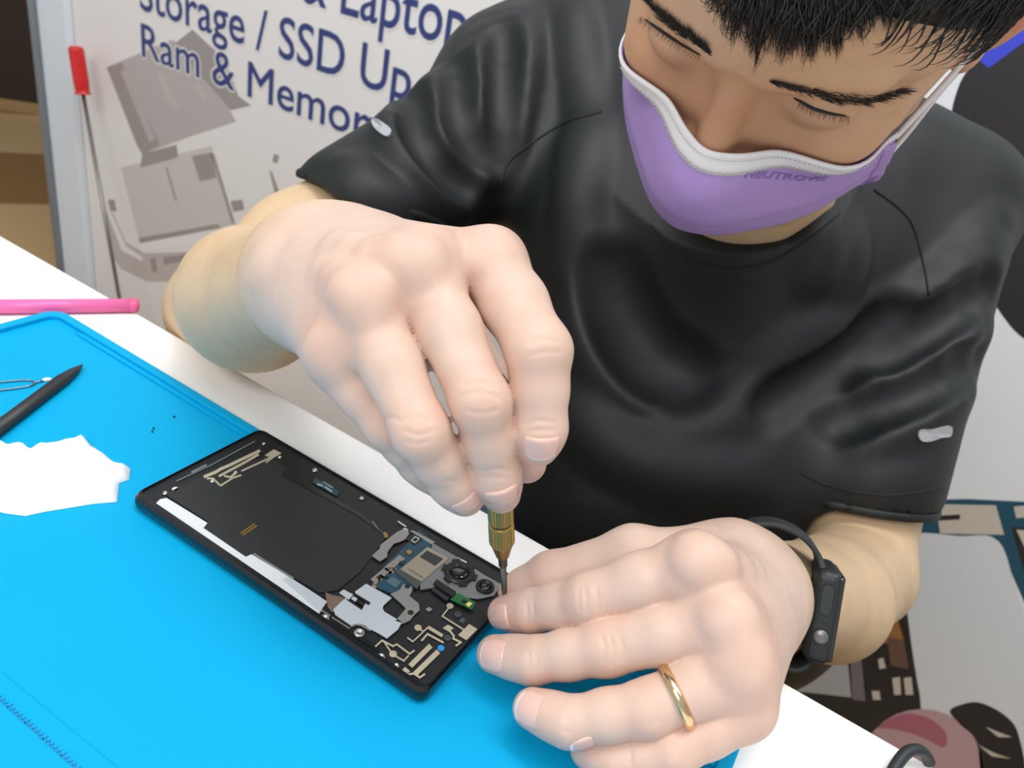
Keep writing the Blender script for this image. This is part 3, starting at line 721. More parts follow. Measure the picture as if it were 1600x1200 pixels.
knurl('knurled_grip', .0398, .056, .0050)
MB().lathe(D0, da, [(.0385, .0043), (.0402, .0043)], 24).build('groove', mat('brass_dark', '#3c3220', .5, .6), drv)
MB().lathe(D0, da, [(.0555, .0040), (.057, .0042), (.094, .0042), (.096, .0036)], 24).build('handle', STEEL, drv, True)
MB().lathe(D0, da, [(.0965, .003), (.097, .0048), (.102, .005), (.104, .004)], 24).build('swivel_cap', BRASS, drv, True)
# ================================================================== the person
HO = np.array([0.3423, 0.0918, 0.2233 + T]); HR = euler_m((-0.7928, -0.1546, 3.2604))
HL, HF, HU = HR @ np.array([-1, 0, 0.]), HR @ np.array([0, 1., 0]), HR @ np.array([0, 0, 1.])
HAX = np.stack([HL, HF, HU])
def HD(l, f, u): return HO + (HL * l + HF * f + HU * u) / 1000
mm = .001
# ---- skeleton (photo position + depth)
WR, WL = at(492, 432, .325), at(1174, 926, .345)
ER, EL = at(358, 486, .52), at(1340, 895, .54)
SR, SL = at(745, 205, .63), at(1500, 312, .61)
NB = at(1165, 330, .552)
up3 = np.array([0, 0, 1.])

def finger(J, r, kn=1.0):
    "J: MCP, PIP, DIP, tip centre; r: radii at those in mm"
    r = [x * mm for x in r]; ch = []
    J = [np.asarray(j) for j in J]
    for i in range(3):
        m_ = (J[i] + J[i + 1]) / 2; rm = (r[i] + r[i + 1]) / 2 * (.965 if i else 1.03)
        ch += [Cone(J[i], m_, r[i], rm), Cone(m_, J[i + 1], rm, r[i + 1])]
    return U(.004, *ch)

# right hand (holds the screwdriver)
RM = [at(768, 409, .267), at(657, 412, .2545), at(570, 470, .2495), at(527, 556, .256)]
RF = [
    [RM[0], at(842, 548, .243), at(843, 668, .247), at(838, 696, .2555)],
    [RM[1], at(751, 628, .2385), at(775, 740, .254), at(783, 771, .2665)],
    [RM[2], at(657, 675, .2375), at(708, 752, .254), at(727, 777, .2635)],
    [RM[3], at(607, 664, .254), at(655, 722, .268), at(684, 752, .277)],
]
RR = [(11.3, 10.3, 8.6, 7.4), (10.6, 9.2, 8.2, 7.0), (10.0, 8.9, 7.9, 6.7), (9.2, 7.8, 7.0, 6.0)]
RT = [at(585, 455, .325), at(720, 545, .312), at(796, 640, .294), at(823, 724, .289)]
palmR = [Cone(WR, RM[0], .0185, .0112), Cone(WR, RM[1], .0205, .0120), Cone(WR, RM[2], .0200, .0116), Cone(at(496, 450, .325), RM[3], .0190, .0108),
         Cone(at(560, 400, .335), at(690, 470, .285), .020, .013), Cone(at(530, 480, .325), at(590, 560, .278), .017, .012), Cone(at(600, 440, .32), at(660, 500, .285), .018, .014), Cone(WR, RT[0], .022, .015), Cone(RT[0], RT[1], .015, .0115)]
thumbR = U(.005, Cone(RT[1], RT[2], .0112, .0105), Cone(RT[2], (RT[2] + RT[3]) / 2, .0105, .0100), Cone((RT[2] + RT[3]) / 2, RT[3], .0100, .0076))
# left hand (pins the phone)
LM = [at(1086, 882, .277), at(1132, 968, .2695), at(1158, 1042, .265), at(1160, 1106, .270)]
LF = [
    [LM[0], at(921, 937, .288), at(831, 955, .303), at(788, 958, .3125)],
    [LM[1], at(948, 1012, .278), at(832, 1032, .287), at(774, 1022, .2945)],
    [LM[2], at(1012, 1108, .264), at(888, 1128, .268), at(832, 1107, .2745)],
    [LM[3], at(1050, 1172, .262), at(962, 1190, .266), at(918, 1172, .2715)],
]
LR = [(11.0, 9.9, 8.3, 7.0), (11.0, 9.8, 8.5, 7.4), (10.4, 9.6, 8.3, 7.3), (9.4, 8.4, 7.4, 6.3)]
LT = [at(1140, 882, .335), at(990, 866, .322), at(862, 903, .331), at(782, 949, .338)]
IX = CM[:, 0]
palmL = [Cone(WL, LM[0], .0180, .0118), Cone(WL, LM[1], .0190, .0122), Cone(WL, LM[2], .0185, .0114), Cone(at(1168, 950, .345), LM[3], .0180, .0106),
         Cone(WL, LT[0], .019, .016), Cone(LT[0], LT[1], .0165, .0115), Cone(at(1150, 1010, .33), at(1120, 1075, .295), .016, .012), Cone(at(1150, 930, .33), at(1080, 960, .30), .018, .014)]
thumbL = U(.005, Cone(LT[1], LT[2], .0113, .0108), Cone(LT[2], (LT[2] + LT[3]) / 2, .0108, .0102), Cone((LT[2] + LT[3]) / 2, LT[3], .0102, .0072))

def build_hand(palm, F_, R_, thumb, k=.020):
    return Hand(U(k, *palm), [finger(f, r) for f, r in zip(F_, R_)] + [thumb], .007, .0006)
handR0 = build_hand(palmR, RF, RR, thumbR); handL0 = build_hand(palmL, LF, LR, thumbL, .015)

# knuckles, joint wrinkles
def bump_at(node, pts, r, out):
    o = []
    for x, y in pts:
        p = march(node, x, y)
        if p is None: continue
        n_ = grad(node, p); o.append(Ell(p - n_ * (r * .62 - out), (r, r, r * .62), np.stack([nrm(np.cross(n_, up3 + .1)), np.cross(n_, nrm(np.cross(n_, up3 + .1))), n_])))
    return o
def crease(node, lines, r=.0005, sink=-.00022):
    o = []
    for L in lines:
        q = np.array(spline(L, 3)); p, ok = march_many(node, q[:, 0], q[:, 1]); pts = list((p - grads(node, p) * sink)[ok])
        for i in range(len(pts) - 1):
            if np.linalg.norm(pts[i + 1] - pts[i]) < .01: o.append(Cone(pts[i], pts[i + 1], r * (.5 if i in (0,) else 1), r * (.5 if i == len(pts) - 2 else 1)))
    return o
def tendon(node, L, r, out):
    q = np.array(spline(L, 2)); p, ok = march_many(node, q[:, 0], q[:, 1]); pts = list((p - grads(node, p) * (r - out))[ok])
    return [Cone(pts[i], pts[i + 1], r) for i in range(len(pts) - 1) if np.linalg.norm(pts[i + 1] - pts[i]) < .03]
bR = bump_at(handR0, [(650, 402), (566, 462)], .0085, .0022) + bump_at(handR0, [(768, 385), (516, 552)], .009, .0010) + bump_at(handR0, [(404, 408)], .012, .001)
bR += tendon(handR0, [(520, 372), (580, 385), (640, 398)], .006, .0004) + tendon(handR0, [(500, 410), (535, 440), (560, 458)], .006, .0003)
cR = crease(handR0, [[(722, 602), (752, 597), (782, 606)], [(718, 618), (752, 612), (786, 624)], [(722, 640), (752, 646), (780, 640)], [(628, 656), (650, 650), (676, 660)], [(630, 672), (654, 680), (680, 672)], [(634, 690), (654, 694), (674, 688)],
    [(822, 540), (850, 528), (876, 536)], [(826, 556), (850, 550), (880, 552)], [(818, 664), (845, 658), (872, 662)], [(820, 674), (846, 672), (872, 672)], [(752, 738), (778, 733), (803, 740)], [(756, 748), (780, 746), (803, 750)], [(690, 755), (708, 752), (728, 760)], [(594, 660), (612, 652), (628, 660)]])
handR = Sub(.0008, U(.005, handR0, *bR), *cR)
bL = bump_at(handL0, [(1094, 866), (1142, 962)], .0088, .0019) + bump_at(handL0, [(1160, 1036)], .009, .0012)
bL += tendon(handL0, [(1180, 880), (1140, 876), (1105, 870)], .006, .0004)
cL = crease(handL0, [[(912, 912), (916, 936), (916, 962)], [(930, 914), (934, 936), (932, 958)], [(905, 915), (904, 936), (906, 958)], [(822, 940), (824, 958), (822, 978)], [(832, 942), (834, 958), (832, 980)],
    [(938, 992), (946, 1012), (942, 1040)], [(952, 990), (958, 1014), (954, 1044)], [(968, 996), (974, 1014), (972, 1034)], [(824, 1016), (828, 1034), (826, 1050)], [(834, 1018), (838, 1034), (836, 1050)],
    [(1006, 1092), (1018, 1112), (1014, 1140)], [(1018, 1090), (1028, 1108), (1026, 1132)], [(888, 1118), (892, 1132), (888, 1150)], [(882, 1118), (884, 1132), (880, 1146)], [(1048, 1160), (1054, 1176), (1050, 1192)], [(985, 1172), (986, 1184), (982, 1196)]])
handL = Sub(.0008, U(.005, handL0, *bL), *cL)

# ---- arms
fR = at(395, 468, .43); fL = at(1290, 935, .455)
armR = U(.02, Cone(WR, fR, .0245, .0370), Cone(fR, ER, .0370, .0370), Cone(ER, at(470, 395, .555), .0370, .040), Cone(at(470, 395, .555), SR, .040, .036))
armL = U(.009, Cone(WL, at(1190, 932, .374), .0265, .0285, CM[:, 0], .76), Cone(at(1190, 932, .374), fL, .0265, .0350), Cone(fL, EL, .0360, .0370), Cone(EL, at(1340, 780, .565), .0370, .043), Cone(at(1340, 780, .565), SL, .042, .036))
# ---- head and neck
def hell(l, f, u, rl, rf, ru): return Ell(HD(l, f, u), (rl * mm, rf * mm, ru * mm), HAX)
def hcone(a, b, ra, rb): return Cone(HD(*a), HD(*b), ra * mm, rb * mm)
head = U(.012, hell(0, -88, 42, 76, 98, 82), hell(0, -50, 34, 66, 55, 52), hell(0, -52, -36, 61, 58, 72), hell(0, -22, -88, 34, 36, 30))
for s in (-1, 1):
    head.ch += [hell(s * 40, -27, -28, 23, 22, 20), hcone((s * 54, -34, -14), (s * 66, -80, -8), 10, 11), hcone((s * 55, -40, 12), (s * 66, -80, 18), 11, 13), hcone((s * 58, -50, -40), (s * 64, -82, -36), 9, 10), hcone((s * 57, -76, -58), (s * 22, -16, -98), 15, 13), hcone((s * 10, -1, 17), (s * 44, -13, 19), 7.5, 7)]
head = U(.006, head, hcone((0, -2, 4), (0, 9, -32), 7.5, 9), hell(0, 14, -38, 10, 9, 10), hell(-11, 7, -42, 8, 9, 8), hell(11, 7, -42, 8, 9, 8))
head = Sub(.008, head, hell(-31, 7, -2, 15, 6, 8), hell(31, 7, -2, 15, 6, 8))
lids = []
for s in (-1, 1): lids += [hell(s * 31, -11.5, -2, 16, 12.5, 12.5)]
head = U(.004, head, *lids)
head = Sub(.0015, head, *[hcone((s * 19, 1.2, 4.5), (s * 31, 2.2, 7), .7, .8) for s in (-1, 1)] + [hcone((s * 31, 2.2, 7), (s * 43, -4, 4), .8, .6) for s in (-1, 1)],
           *[hcone((s * 18, -.6, -5), (s * 31, .4, -8.5), .6, .8) for s in (-1, 1)], *[hcone((s * 31, .4, -8.5), (s * 44, -6, -6), .8, .5) for s in (-1, 1)])
ears = []
for s in (-1, 1):
    EA = np.stack([HL * .80 + HF * s * .60, HF * .80 - HL * s * .60, HU])
    e = U(.004, Ell(HD(s * 84, -101, -6), (.0055, .017, .030), EA), hell(s * 78, -92, -34, 6, 9, 11), hell(s * 76, -96, -8, 8, 12, 20))
    rim_ = spline([HD(s * 77, -84, -2), HD(s * 82, -86, 15), HD(s * 90, -102, 25), HD(s * 96, -113, 13), HD(s * 94, -112, -12), HD(s * 84, -100, -32)], 4)
    e = Sub(.003, e, Ell(HD(s * 88, -96, -4), (.0065, .010, .018), EA))
    e = U(.003, e, *[Cone(rim_[i], rim_[i + 1], .0034) for i in range(len(rim_) - 1)])
    ears.append(e)
head = U(.005, head, *ears)
neck = U(.03, Cone(HD(0, -98, -50), NB, .053, .051), Cone(NB, at(1140, 480, .68), .051, .07))
# ---- trunk core under the clothes
SM = (SR + SL) / 2
LAT = nrm(SL - SR); PEL = np.array([.31, .53, T - .20])
SPD = nrm(PEL - SM); FWD = nrm(np.cross(LAT, SPD)); FWD = FWD if FWD[1] < 0 else -FWD
trunk = U(.03, Cone(SR, SM, .038, .05), Cone(SM, SL, .05, .038), Cone(SM, PEL, .075, .08), Cone(NB, SM, .055, .06))
BODY = U(.010, handR, handL, armR, armL, U(.014, head, neck), trunk)

# ---- fine mesh for the hands, coarser for the rest, in ONE body mesh
def bounds(pts, m_): p = np.array(pts); return p.min(0) - m_, p.max(0) + m_
bxR = bounds([WR] + RM + [q for f in RF for q in f] + RT, .034); bxL = bounds([WL] + LM + [q for f in LF for q in f] + LT, .034)
aR = nrm(RM[1] - WR); aL = nrm(LM[1] - WL)
TRI = []
def in_hand(P, g=0.0):
    "hand side of the wrist planes; g > 0 leaves a gap"
    P = np.atleast_2d(P)
    r = ((P > bxR[0]) & (P < bxR[1])).all(1) & ((P - WR) @ aR > g)
    l = ((P > bxL[0]) & (P < bxL[1])).all(1) & ((P - WL) @ aL > g)
    return r | l
HQ = globals().get('HQ', .0007); BQ = globals().get('BQ', .0013)
Vh, Fh = snet(BODY, np.minimum(bxR[0], bxL[0]), np.maximum(bxR[1], bxL[1]), HQ, lambda c: bool((((c > bxR[0] - .012) & (c < bxR[1] + .012)).all() and (c - WR) @ aR > -.025) or (((c > bxL[0] - .012) & (c < bxL[1] + .012)).all() and (c - WL) @ aL > -.025)))
Vh, Fh = drop_loose(Vh, Fh, in_hand(Vh, BQ * .4))
hid = U(.02, Cone(SR, SM, .05), Cone(SM, SL, .05), Cone(SM + SPD * .04, PEL, .08))
Vb, Fb = snet(BODY, np.array([-.02, -.06, T - .30]), np.array([.60, .72, T + .46]), BQ, lambda c: bool(fval(hid, c)[0] > -.01), 1.9, .055)
Vb, Fb = drop_loose(Vb, Fb, ~in_hand(Vb, -BQ * .4))
Vp = np.concatenate([Vh, Vb]); Fp = np.concatenate([Fh, Fb + len(Vh)])
for p_, a_ in ((WR, aR), (WL, aL)):
    A_, aa_ = rim_loop(Fh, Vh, p_, a_); B_, ab_ = rim_loop(Fb, Vb, p_, a_)
    tri = np.array(zipper(A_, aa_, B_ + len(Vh), ab_)); nn_ = np.cross(Vp[tri[:, 1]] - Vp[tri[:, 0]], Vp[tri[:, 2]] - Vp[tri[:, 0]])
    if ((nn_ * (Vp[tri[:, 0]] - p_)).sum(1)).mean() < 0: tri = tri[:, [0, 2, 1, 1]]
    TRI.append(tri[:, :3])
# ---- skin colour per vertex, with nose and eye shading painted in
def skin_mat():
    m = bpy.data.materials.new('skin'); m.use_nodes = True; nt = m.node_tree; b = nt.nodes['Principled BSDF']
    a = nt.nodes.new('ShaderNodeAttribute'); a.attribute_name = 'tone'
    tc = nt.nodes.new('ShaderNodeTexCoord'); n1 = nt.nodes.new('ShaderNodeTexNoise'); n1.inputs['Scale'].default_value = 90; n1.inputs['Detail'].default_value = 5
    mx = nt.nodes.new('ShaderNodeMix'); mx.data_type = 'RGBA'; mx.blend_type = 'MULTIPLY'; mx.inputs['Factor'].default_value = 1
    cr = nt.nodes.new('ShaderNodeValToRGB'); cr.color_ramp.elements[0].color = (.93, .91, .90, 1); cr.color_ramp.elements[0].position = .3; cr.color_ramp.elements[1].color = (1, 1, 1, 1); cr.color_ramp.elements[1].position = .65
    nt.links.new(tc.outputs['Object'], n1.inputs[0]); nt.links.new(n1.outputs['Fac'], cr.inputs[0]); nt.links.new(a.outputs['Color'], mx.inputs['A']); nt.links.new(cr.outputs[0], mx.inputs['B'])
    nt.links.new(mx.outputs['Result'], b.inputs['Base Color']); b.inputs['Roughness'].default_value = .48; b.inputs['Specular IOR Level'].default_value = .35
    b.inputs['Subsurface Weight'].default_value = .12; b.inputs['Subsurface Radius'].default_value = (1, .35, .2); b.inputs['Subsurface Scale'].default_value = .004
    n2 = nt.nodes.new('ShaderNodeTexNoise'); n2.inputs['Scale'].default_value = 900; n2.inputs['Detail'].default_value = 3
    bp = nt.nodes.new('ShaderNodeBump'); bp.inputs['Strength'].default_value = .12; bp.inputs['Distance'].default_value = .0004
    nt.links.new(tc.outputs['Object'], n2.inputs[0]); nt.links.new(n2.outputs['Fac'], bp.inputs['Height']); nt.links.new(bp.outputs[0], b.inputs['Normal'])
    return m
SKIN = skin_mat()
def tones(P):
    col = np.tile(np.array(lin('#d5b894')[:3], np.float32), (len(P), 1))
    def blend(wt, c): col[:] = col * (1 - wt[:, None]) + np.array(lin(c)[:3], np.float32) * wt[:, None]
    def sm(x, a, b): t = np.clip((x - a) / (b - a), 0, 1); return t * t * (3 - 2 * t)
    def near(c, r): return np.exp(-((P - np.asarray(c)) ** 2).sum(1) / r ** 2)
    q = (P - HO) @ HAX.T
    blend(sm(-np.linalg.norm(P - HD(0, -70, 0), axis=1), -.17, -.12), '#d2a884')
    blend(.55 * near(HD(0, 8, -12), .030), '#bd8462'); blend(.5 * near(HD(-35, -8, -24), .022) + .3 * near(HD(35, -8, -24), .02), '#b97f62')  # darker patches beside the nose: shading put into the skin colour
    for s in (-1, 1): blend(.35 * near(HD(s * 30, 0, -8), .016), '#a07a66'); blend(.85 * near(HD(s * 86, -97, -4), .024), '#cf6f5f')  # eye areas darkened as painted shade; the ears are simply redder
    for Wp, a_ in ((WR, aR), (WL, aL)):
        blend(sm((P - Wp) @ a_, -.02, .03) * np.maximum(sm(-np.linalg.norm(P - Wp - a_ * .08, axis=1), -.16, -.12), 0), '#d8bdac')
    for M_, F_ in ((RM, RF), (LM, LF)):
        for j, f in enumerate(F_):
            blend(.45 * near(f[0], .016), '#d39d8a'); blend(.40 * near(f[1], .013), '#d39e8b'); blend(.30 * near(f[2], .010), '#d39f8e'); blend(.5 * near(f[3], .011), '#d29b8c')
    blend(.55 * near(RT[3], .014) + .25 * near(RT[2], .016), '#d29a8d'); blend(.5 * near(LT[3], .014) + .3 * near(LT[2], .016), '#d29a8d')
    blend(.9 * near(HD(-1, 24, -14), .0011), '#3a2620'); blend(.9 * near(HD(24, -1, -24), .0011), '#3a2620')
    return col
Tq = np.concatenate(TRI)
me = bpy.data.meshes.new('person'); nq, nt_ = len(Fp), len(Tq); me.vertices.add(len(Vp)); me.vertices.foreach_set('co', np.ascontiguousarray(Vp, np.float32).ravel())
me.loops.add(nq * 4 + nt_ * 3); me.loops.foreach_set('vertex_index', np.concatenate([Fp.ravel(), Tq.ravel()]).astype(np.int32))
me.polygons.add(nq + nt_); me.polygons.foreach_set('loop_start', np.concatenate([np.arange(nq) * 4, nq * 4 + np.arange(nt_) * 3]).astype(np.int32))
me.update(calc_edges=True); me.validate(); me.polygons.foreach_set('use_smooth', np.ones(len(me.polygons), bool))
person = link('person', me, SKIN)
ca = person.data.color_attributes.new('tone', 'FLOAT_COLOR', 'POINT')
pos = np.empty(len(person.data.vertices) * 3, np.float32); person.data.vertices.foreach_get('co', pos); pos = pos.reshape(-1, 3)
cc = np.concatenate([tones(pos), np.ones((len(pos), 1), np.float32)], 1); ca.data.foreach_set('color', np.ascontiguousarray(cc, np.float32).ravel())
tag(person, 'person in black t-shirt and purple face mask bending over the phone with a screwdriver', 'person')

# ---- fingernails
def nail_mat():
    return mat('nail', '#e3b9ab', .25, spec=.6), mat('nail_tip', '#f2e6df', .3)
NAIL, NTIP = nail_mat()
def nail(node, x, y, tip, dip, wd, ln, R=.0075):
    p = march(node, x, y)
    if p is None: return
    n_ = grad(node, p, .003); ax_ = nrm(np.asarray(tip) - np.asarray(dip)); ax_ = nrm(ax_ - n_ * np.dot(ax_, n_)); sd_ = np.cross(n_, ax_)
    nu, nv = 8, 8; V = []; F = []
    def pt(i, j, th_):
        a = -1 + 2 * i / nu; b_ = -1 + 2 * j / nv
        s = b_ * (1 - .22 * max(0, a) ** 3 - .12 * max(0, -a) ** 3); l = a * (1 - .22 * b_ * b_ * (1 if a > 0 else .7))
        X, Y = l * ln / 2, s * wd / 2
        q = p + ax_ * X + sd_ * Y; 
        q = q - n_ * (Y * Y / (2 * R) + X * X / (2 * .022)); return q + n_ * th_
    for th_ in (-.0007, .00035):
        for i in range(nu + 1):
            for j in range(nv + 1): V.append(pt(i, j, th_))
    N = (nu + 1) * (nv + 1); I = lambda i, j, k: k * N + i * (nv + 1) + j
    for i in range(nu):
        for j in range(nv): F += [(I(i, j, 1), I(i + 1, j, 1), I(i + 1, j + 1, 1), I(i, j + 1, 1)), (I(i, j, 0), I(i, j + 1, 0), I(i + 1, j + 1, 0), I(i + 1, j, 0))]
    for i in range(nu): F += [(I(i, 0, 0), I(i + 1, 0, 0), I(i + 1, 0, 1), I(i, 0, 1)), (I(i, nv, 1), I(i + 1, nv, 1), I(i + 1, nv, 0), I(i, nv, 0))]
    for j in range(nv): F += [(I(0, j, 1), I(0, j + 1, 1), I(0, j + 1, 0), I(0, j, 0)), (I(nu, j, 0), I(nu, j + 1, 0), I(nu, j + 1, 1), I(nu, j, 1))]
    o = mesh('fingernail', V, F, NAIL, person, True); o.data.materials.append(NTIP)
    c0 = p + ax_ * ln * .5
    for pl in o.data.polygons:
        if np.dot(np.array(pl.center) - p, ax_) > ln * .36: pl.material_index = 1
    bm = bmesh.new(); bm.from_mesh(o.data); bmesh.ops.recalc_face_normals(bm, faces=bm.faces); bm.to_mesh(o.data); bm.free()
    return o
nail(handR0, 846, 706, RF[0][3], RF[0][2], .0118, .0105); nail(handR0, 787, 781, RF[1][3], RF[1][2], .0118, .0105); nail(handR0, 733, 790, RF[2][3], RF[2][2], .0105, .0090)
nail(handL0, 779, 966, LF[0][3], LF[0][2], .0108, .0105); nail(handL0, 766, 1024, LF[1][3], LF[1][2], .0122, .0125); nail(handL0, 824, 1108, LF[2][3], LF[2][2], .0120, .0125); nail(handL0, 914, 1168, LF[3][3], LF[3][2], .0095, .0105)
# ================================================================== black t-shirt
def plane3(a, b, c, inside):
    n_ = nrm(np.cross(b - a, c - a)); n_ = n_ if np.dot(inside - a, n_) < 0 else -n_
    return a, n_
shA = at(570, 345, .575); shB = at(1355, 742, .555)
sleeveR = U(.02, Cone(at(752, 220, .63), shA, .058, .059), Cone(at(790, 175, .645), at(740, 225, .625), .056, .058)); sleeveL = Cone(at(1486, 322, .605), shB, .0480, .0525)
hemR = plane3(at(514, 292, .575), at(718, 366, .56), at(618, 330, .66), SR); hemL = plane3(at(1239, 770, .56), at(1473, 797, .56), at(1350, 813, .495), SL)
sleeveR = Clip(sleeveR, [hemR]); sleeveL = Clip(sleeveL, [hemL])
CH = SM + SPD * .10 + FWD * .010
colP = plane3(at(1140, 420, .478), at(1002, 374, .53), at(1345, 284, .53), PEL)
axN = nrm(HD(0, -98, -50) - NB)
collar = Clip(Cone(at(1165, 440, .580), at(1165, 290, .53), .080, .064), [colP])
tor = U(.05, Cone(CH, PEL, .165, .172, FWD, .70), Cone(at(805, 145, .66), SM + SPD * .02, .058, .075), Cone(SM + SPD * .02, at(1490, 315, .615), .075, .048),
        Cone(at(805, 145, .66), at(985, 70, .69), .058, .08), Cone(at(985, 70, .69), at(1390, 262, .61), .08, .048), Cone(at(985, 70, .69), SM, .08, .08),
        Cone(at(940, 330, .60), at(1300, 410, .59), .058, .056), Cone(at(945, 450, .62), at(955, 760, .62), .070, .085), Cone(at(1130, 700, .62), at(1150, 900, .66), .10, .10))
tor = Clip(tor, [(PEL + SPD * .06, SPD)])
shirt0 = U(.030, U(.045, tor, collar), sleeveR, sleeveL)
def ridge(L, r, out, nd=shirt0, n=3):
    r *= 1.25; out *= .8
    q = np.array(spline(L, n)); p, ok = march_many(nd, q[:, 0], q[:, 1]); g = grads(nd, p, .003)
    N_ = len(p); o = []
    for i in range(N_ - 1):
        if not (ok[i] and ok[i + 1]) or np.linalg.norm(p[i + 1] - p[i]) > .07: continue
        e0 = min(1, 2.5 * min(i, N_ - 1 - i) / N_); e1 = min(1, 2.5 * min(i + 1, N_ - 2 - i) / N_)
        o.append(Cone(p[i] - g[i] * (r - out * e0), p[i + 1] - g[i + 1] * (r - out * e1), r))
    return o
folds = []
for L, r, out in (([(822, 20), (806, 110), (790, 220)], .012, .0040), ([(756, 55), (757, 160), (768, 255)], .012, .0045), ([(622, 150), (622, 205), (655, 262), (695, 296)], .011, .0045), ([(672, 122), (690, 178), (724, 228), (750, 262)], .011, .0045),
    ([(674, 215), (690, 278), (722, 325)], .010, .0040), ([(893, 15), (905, 90), (912, 170)], .012, .0045), ([(914, 196), (905, 260), (897, 350)], .013, .0030), ([(912, 380), (926, 500), (974, 590), (1040, 626)], .022, .0075),
    ([(1446, 456), (1340, 505), (1241, 550), (1178, 618), (1110, 660), (1026, 692)], .016, .0055), ([(1566, 350), (1460, 456), (1400, 505)], .012, .0045), ([(1540, 515), (1446, 577), (1365, 615)], .012, .0045), ([(1566, 400), (1480, 470), (1420, 522)], .010, .0035),
    ([(1512, 610), (1420, 650), (1340, 680)], .012, .0040), ([(1294, 370), (1286, 400), (1280, 436)], .012, .0030), ([(1340, 370), (1330, 410), (1322, 450)], .010, .0025), ([(900, 640), (960, 700), (1060, 740), (1160, 740)], .022, .004),
    ([(540, 262), (580, 300), (640, 330)], .011, .003)):
    folds += ridge(L, r, out)
vall = []
for L, r, out in (([(788, 60), (782, 160), (778, 250)], .010, .0028), ([(648, 150), (655, 215), (690, 262), (730, 290)], .009, .0030), ([(714, 110), (720, 190), (752, 240)], .009, .0028),
    ([(955, 420), (980, 500), (1020, 560), (1070, 580)], .022, .0030), ([(1400, 500), (1290, 560), (1200, 640)], .012, .003), ([(1535, 450), (1450, 518), (1385, 560)], .010, .0030), ([(1530, 560), (1420, 620), (1310, 668)], .010, .003)):
    q = np.array(spline(L, 3)); p, ok = march_many(shirt0, q[:, 0], q[:, 1]); g = grads(shirt0, p, .003)
    for i in range(len(p) - 1):
        if ok[i] and ok[i + 1] and np.linalg.norm(p[i + 1] - p[i]) < .07: vall.append(Cone(p[i] + g[i] * (r - out), p[i + 1] + g[i + 1] * (r - out), r))
shirt1 = Sub(.014, U(.015, shirt0, *folds), *vall)
neckhole = Cone(at(1170, 335, .556), at(1168, 220, .515), .0545, .0570)
armholeR = Cone(at(575, 342, .576), at(430, 430, .54), .0470, .0520); armholeL = Cone(at(1362, 748, .555), at(1335, 880, .55), .0440, .0470)
shirt = Sub(.002, shirt1, neckhole, armholeR, armholeL)
SQ = globals().get('SQ', .0021)
Vs, Fs = snet(shirt, np.array([-.05, -.02, T - .30]), np.array([.72, .95, T + .40]), SQ, None, 2.4, .100)
JER = mat('black_jersey', '#131819', .55, var=.08, scale=400, bump=.18, bscale=1500, spec=.45)
tee = np_mesh('t_shirt', Vs, Fs, JER, person)
def on_shirt(L, n=6, lift=.0):
    q = np.array(spline(L, n)); p, ok = march_many(shirt, q[:, 0], q[:, 1]); g = grads(shirt, p, .002); p = (p + g * lift)[ok]
    o = [p[0]]
    for a in p[1:]:
        if np.linalg.norm(a - o[-1]) < .05: o.append(a)
    return o
SEAM = mat('jersey_seam', '#101415', .7)
for L in ([(1366, 296), (1420, 341), (1441, 402), (1452, 462)], [(940, 174), (882, 192), (830, 224), (795, 254), (782, 285)], [(1016, 350), (1050, 384), (1090, 408), (1140, 418), (1205, 408), (1262, 374), (1312, 334)], [(1250, 738), (1300, 760), (1385, 774), (1474, 762)]):
    MB().tube(on_shirt(L), .0008, 6).build('seam', SEAM, tee, True)
for sl, (hp, hn), ax_pt in ((sleeveR, hemR, at(615, 330, .60)), (sleeveL, hemL, at(1355, 780, .552))):
    c_ = ax_pt - hn * np.dot(ax_pt - hp, hn) - hn * .0022; e1 = nrm(np.cross(hn, [.3, .2, .9])); e2 = np.cross(hn, e1); A_ = np.linspace(0, 2 * math.pi, 73)[:-1]
    D_ = np.stack([e1 * math.cos(a) + e2 * math.sin(a) for a in A_]); lo = np.full(72, .012); hi = np.full(72, .11)
    R0 = np.arange(.015, .11, .001); fld = np.stack([fval(sl.base, c_ + D_ * r) for r in R0], 1); R_ = R0[np.argmax(fld > 0, axis=1)]
    F2 = np.stack([fval(shirt1, c_ + D_ * (R_ + o_)[:, None]) for o_ in np.arange(-.006, .014, .0005)], 1); k_ = np.argmax(F2 > 0, axis=1); R_ = R_ - .006 + k_ * .0005; R_ = np.minimum(R_, np.median(R_) * 1.25)
    for _ in range(3): R_ = (np.roll(R_, 1) + R_ * 2 + np.roll(R_, -1)) / 4
    q = [c_ + D_[i] * (R_[i] - .0012) for i in range(72)]; q += q[:2]
    MB().tube(q, .0024, 8, flat=(hn, 1.5)).build('sleeve_hem', JER, tee, True)
def patch(name, pts, m, parent, nd, lift=.0013):
    q = np.array(spline(pts, 4, True)); p, ok = march_many(nd, q[:, 0], q[:, 1]); c, _ = march_many(nd, [q[:, 0].mean()], [q[:, 1].mean()])
    g = grads(nd, p, .003); gc = grad(nd, c[0], .003); n = len(p)
    V = [a + b_ * lift for a, b_ in zip(p, g)] + [c[0] + gc * lift] + [a - b_ * .001 for a, b_ in zip(p, g)]
    F = [(i, (i + 1) % n, n) for i in range(n)] + [(i, n + 1 + i, n + 1 + (i + 1) % n, (i + 1) % n) for i in range(n)] + [tuple(range(n + 1, 2 * n + 1))]
    o = mesh(name, V, F, m, parent); bm = bmesh.new(); bm.from_mesh(o.data); bmesh.ops.recalc_face_normals(bm, faces=bm.faces); bm.to_mesh(o.data); bm.free(); return o
REFL = mat('reflective_silver', '#b9bdc2', .3, .35)
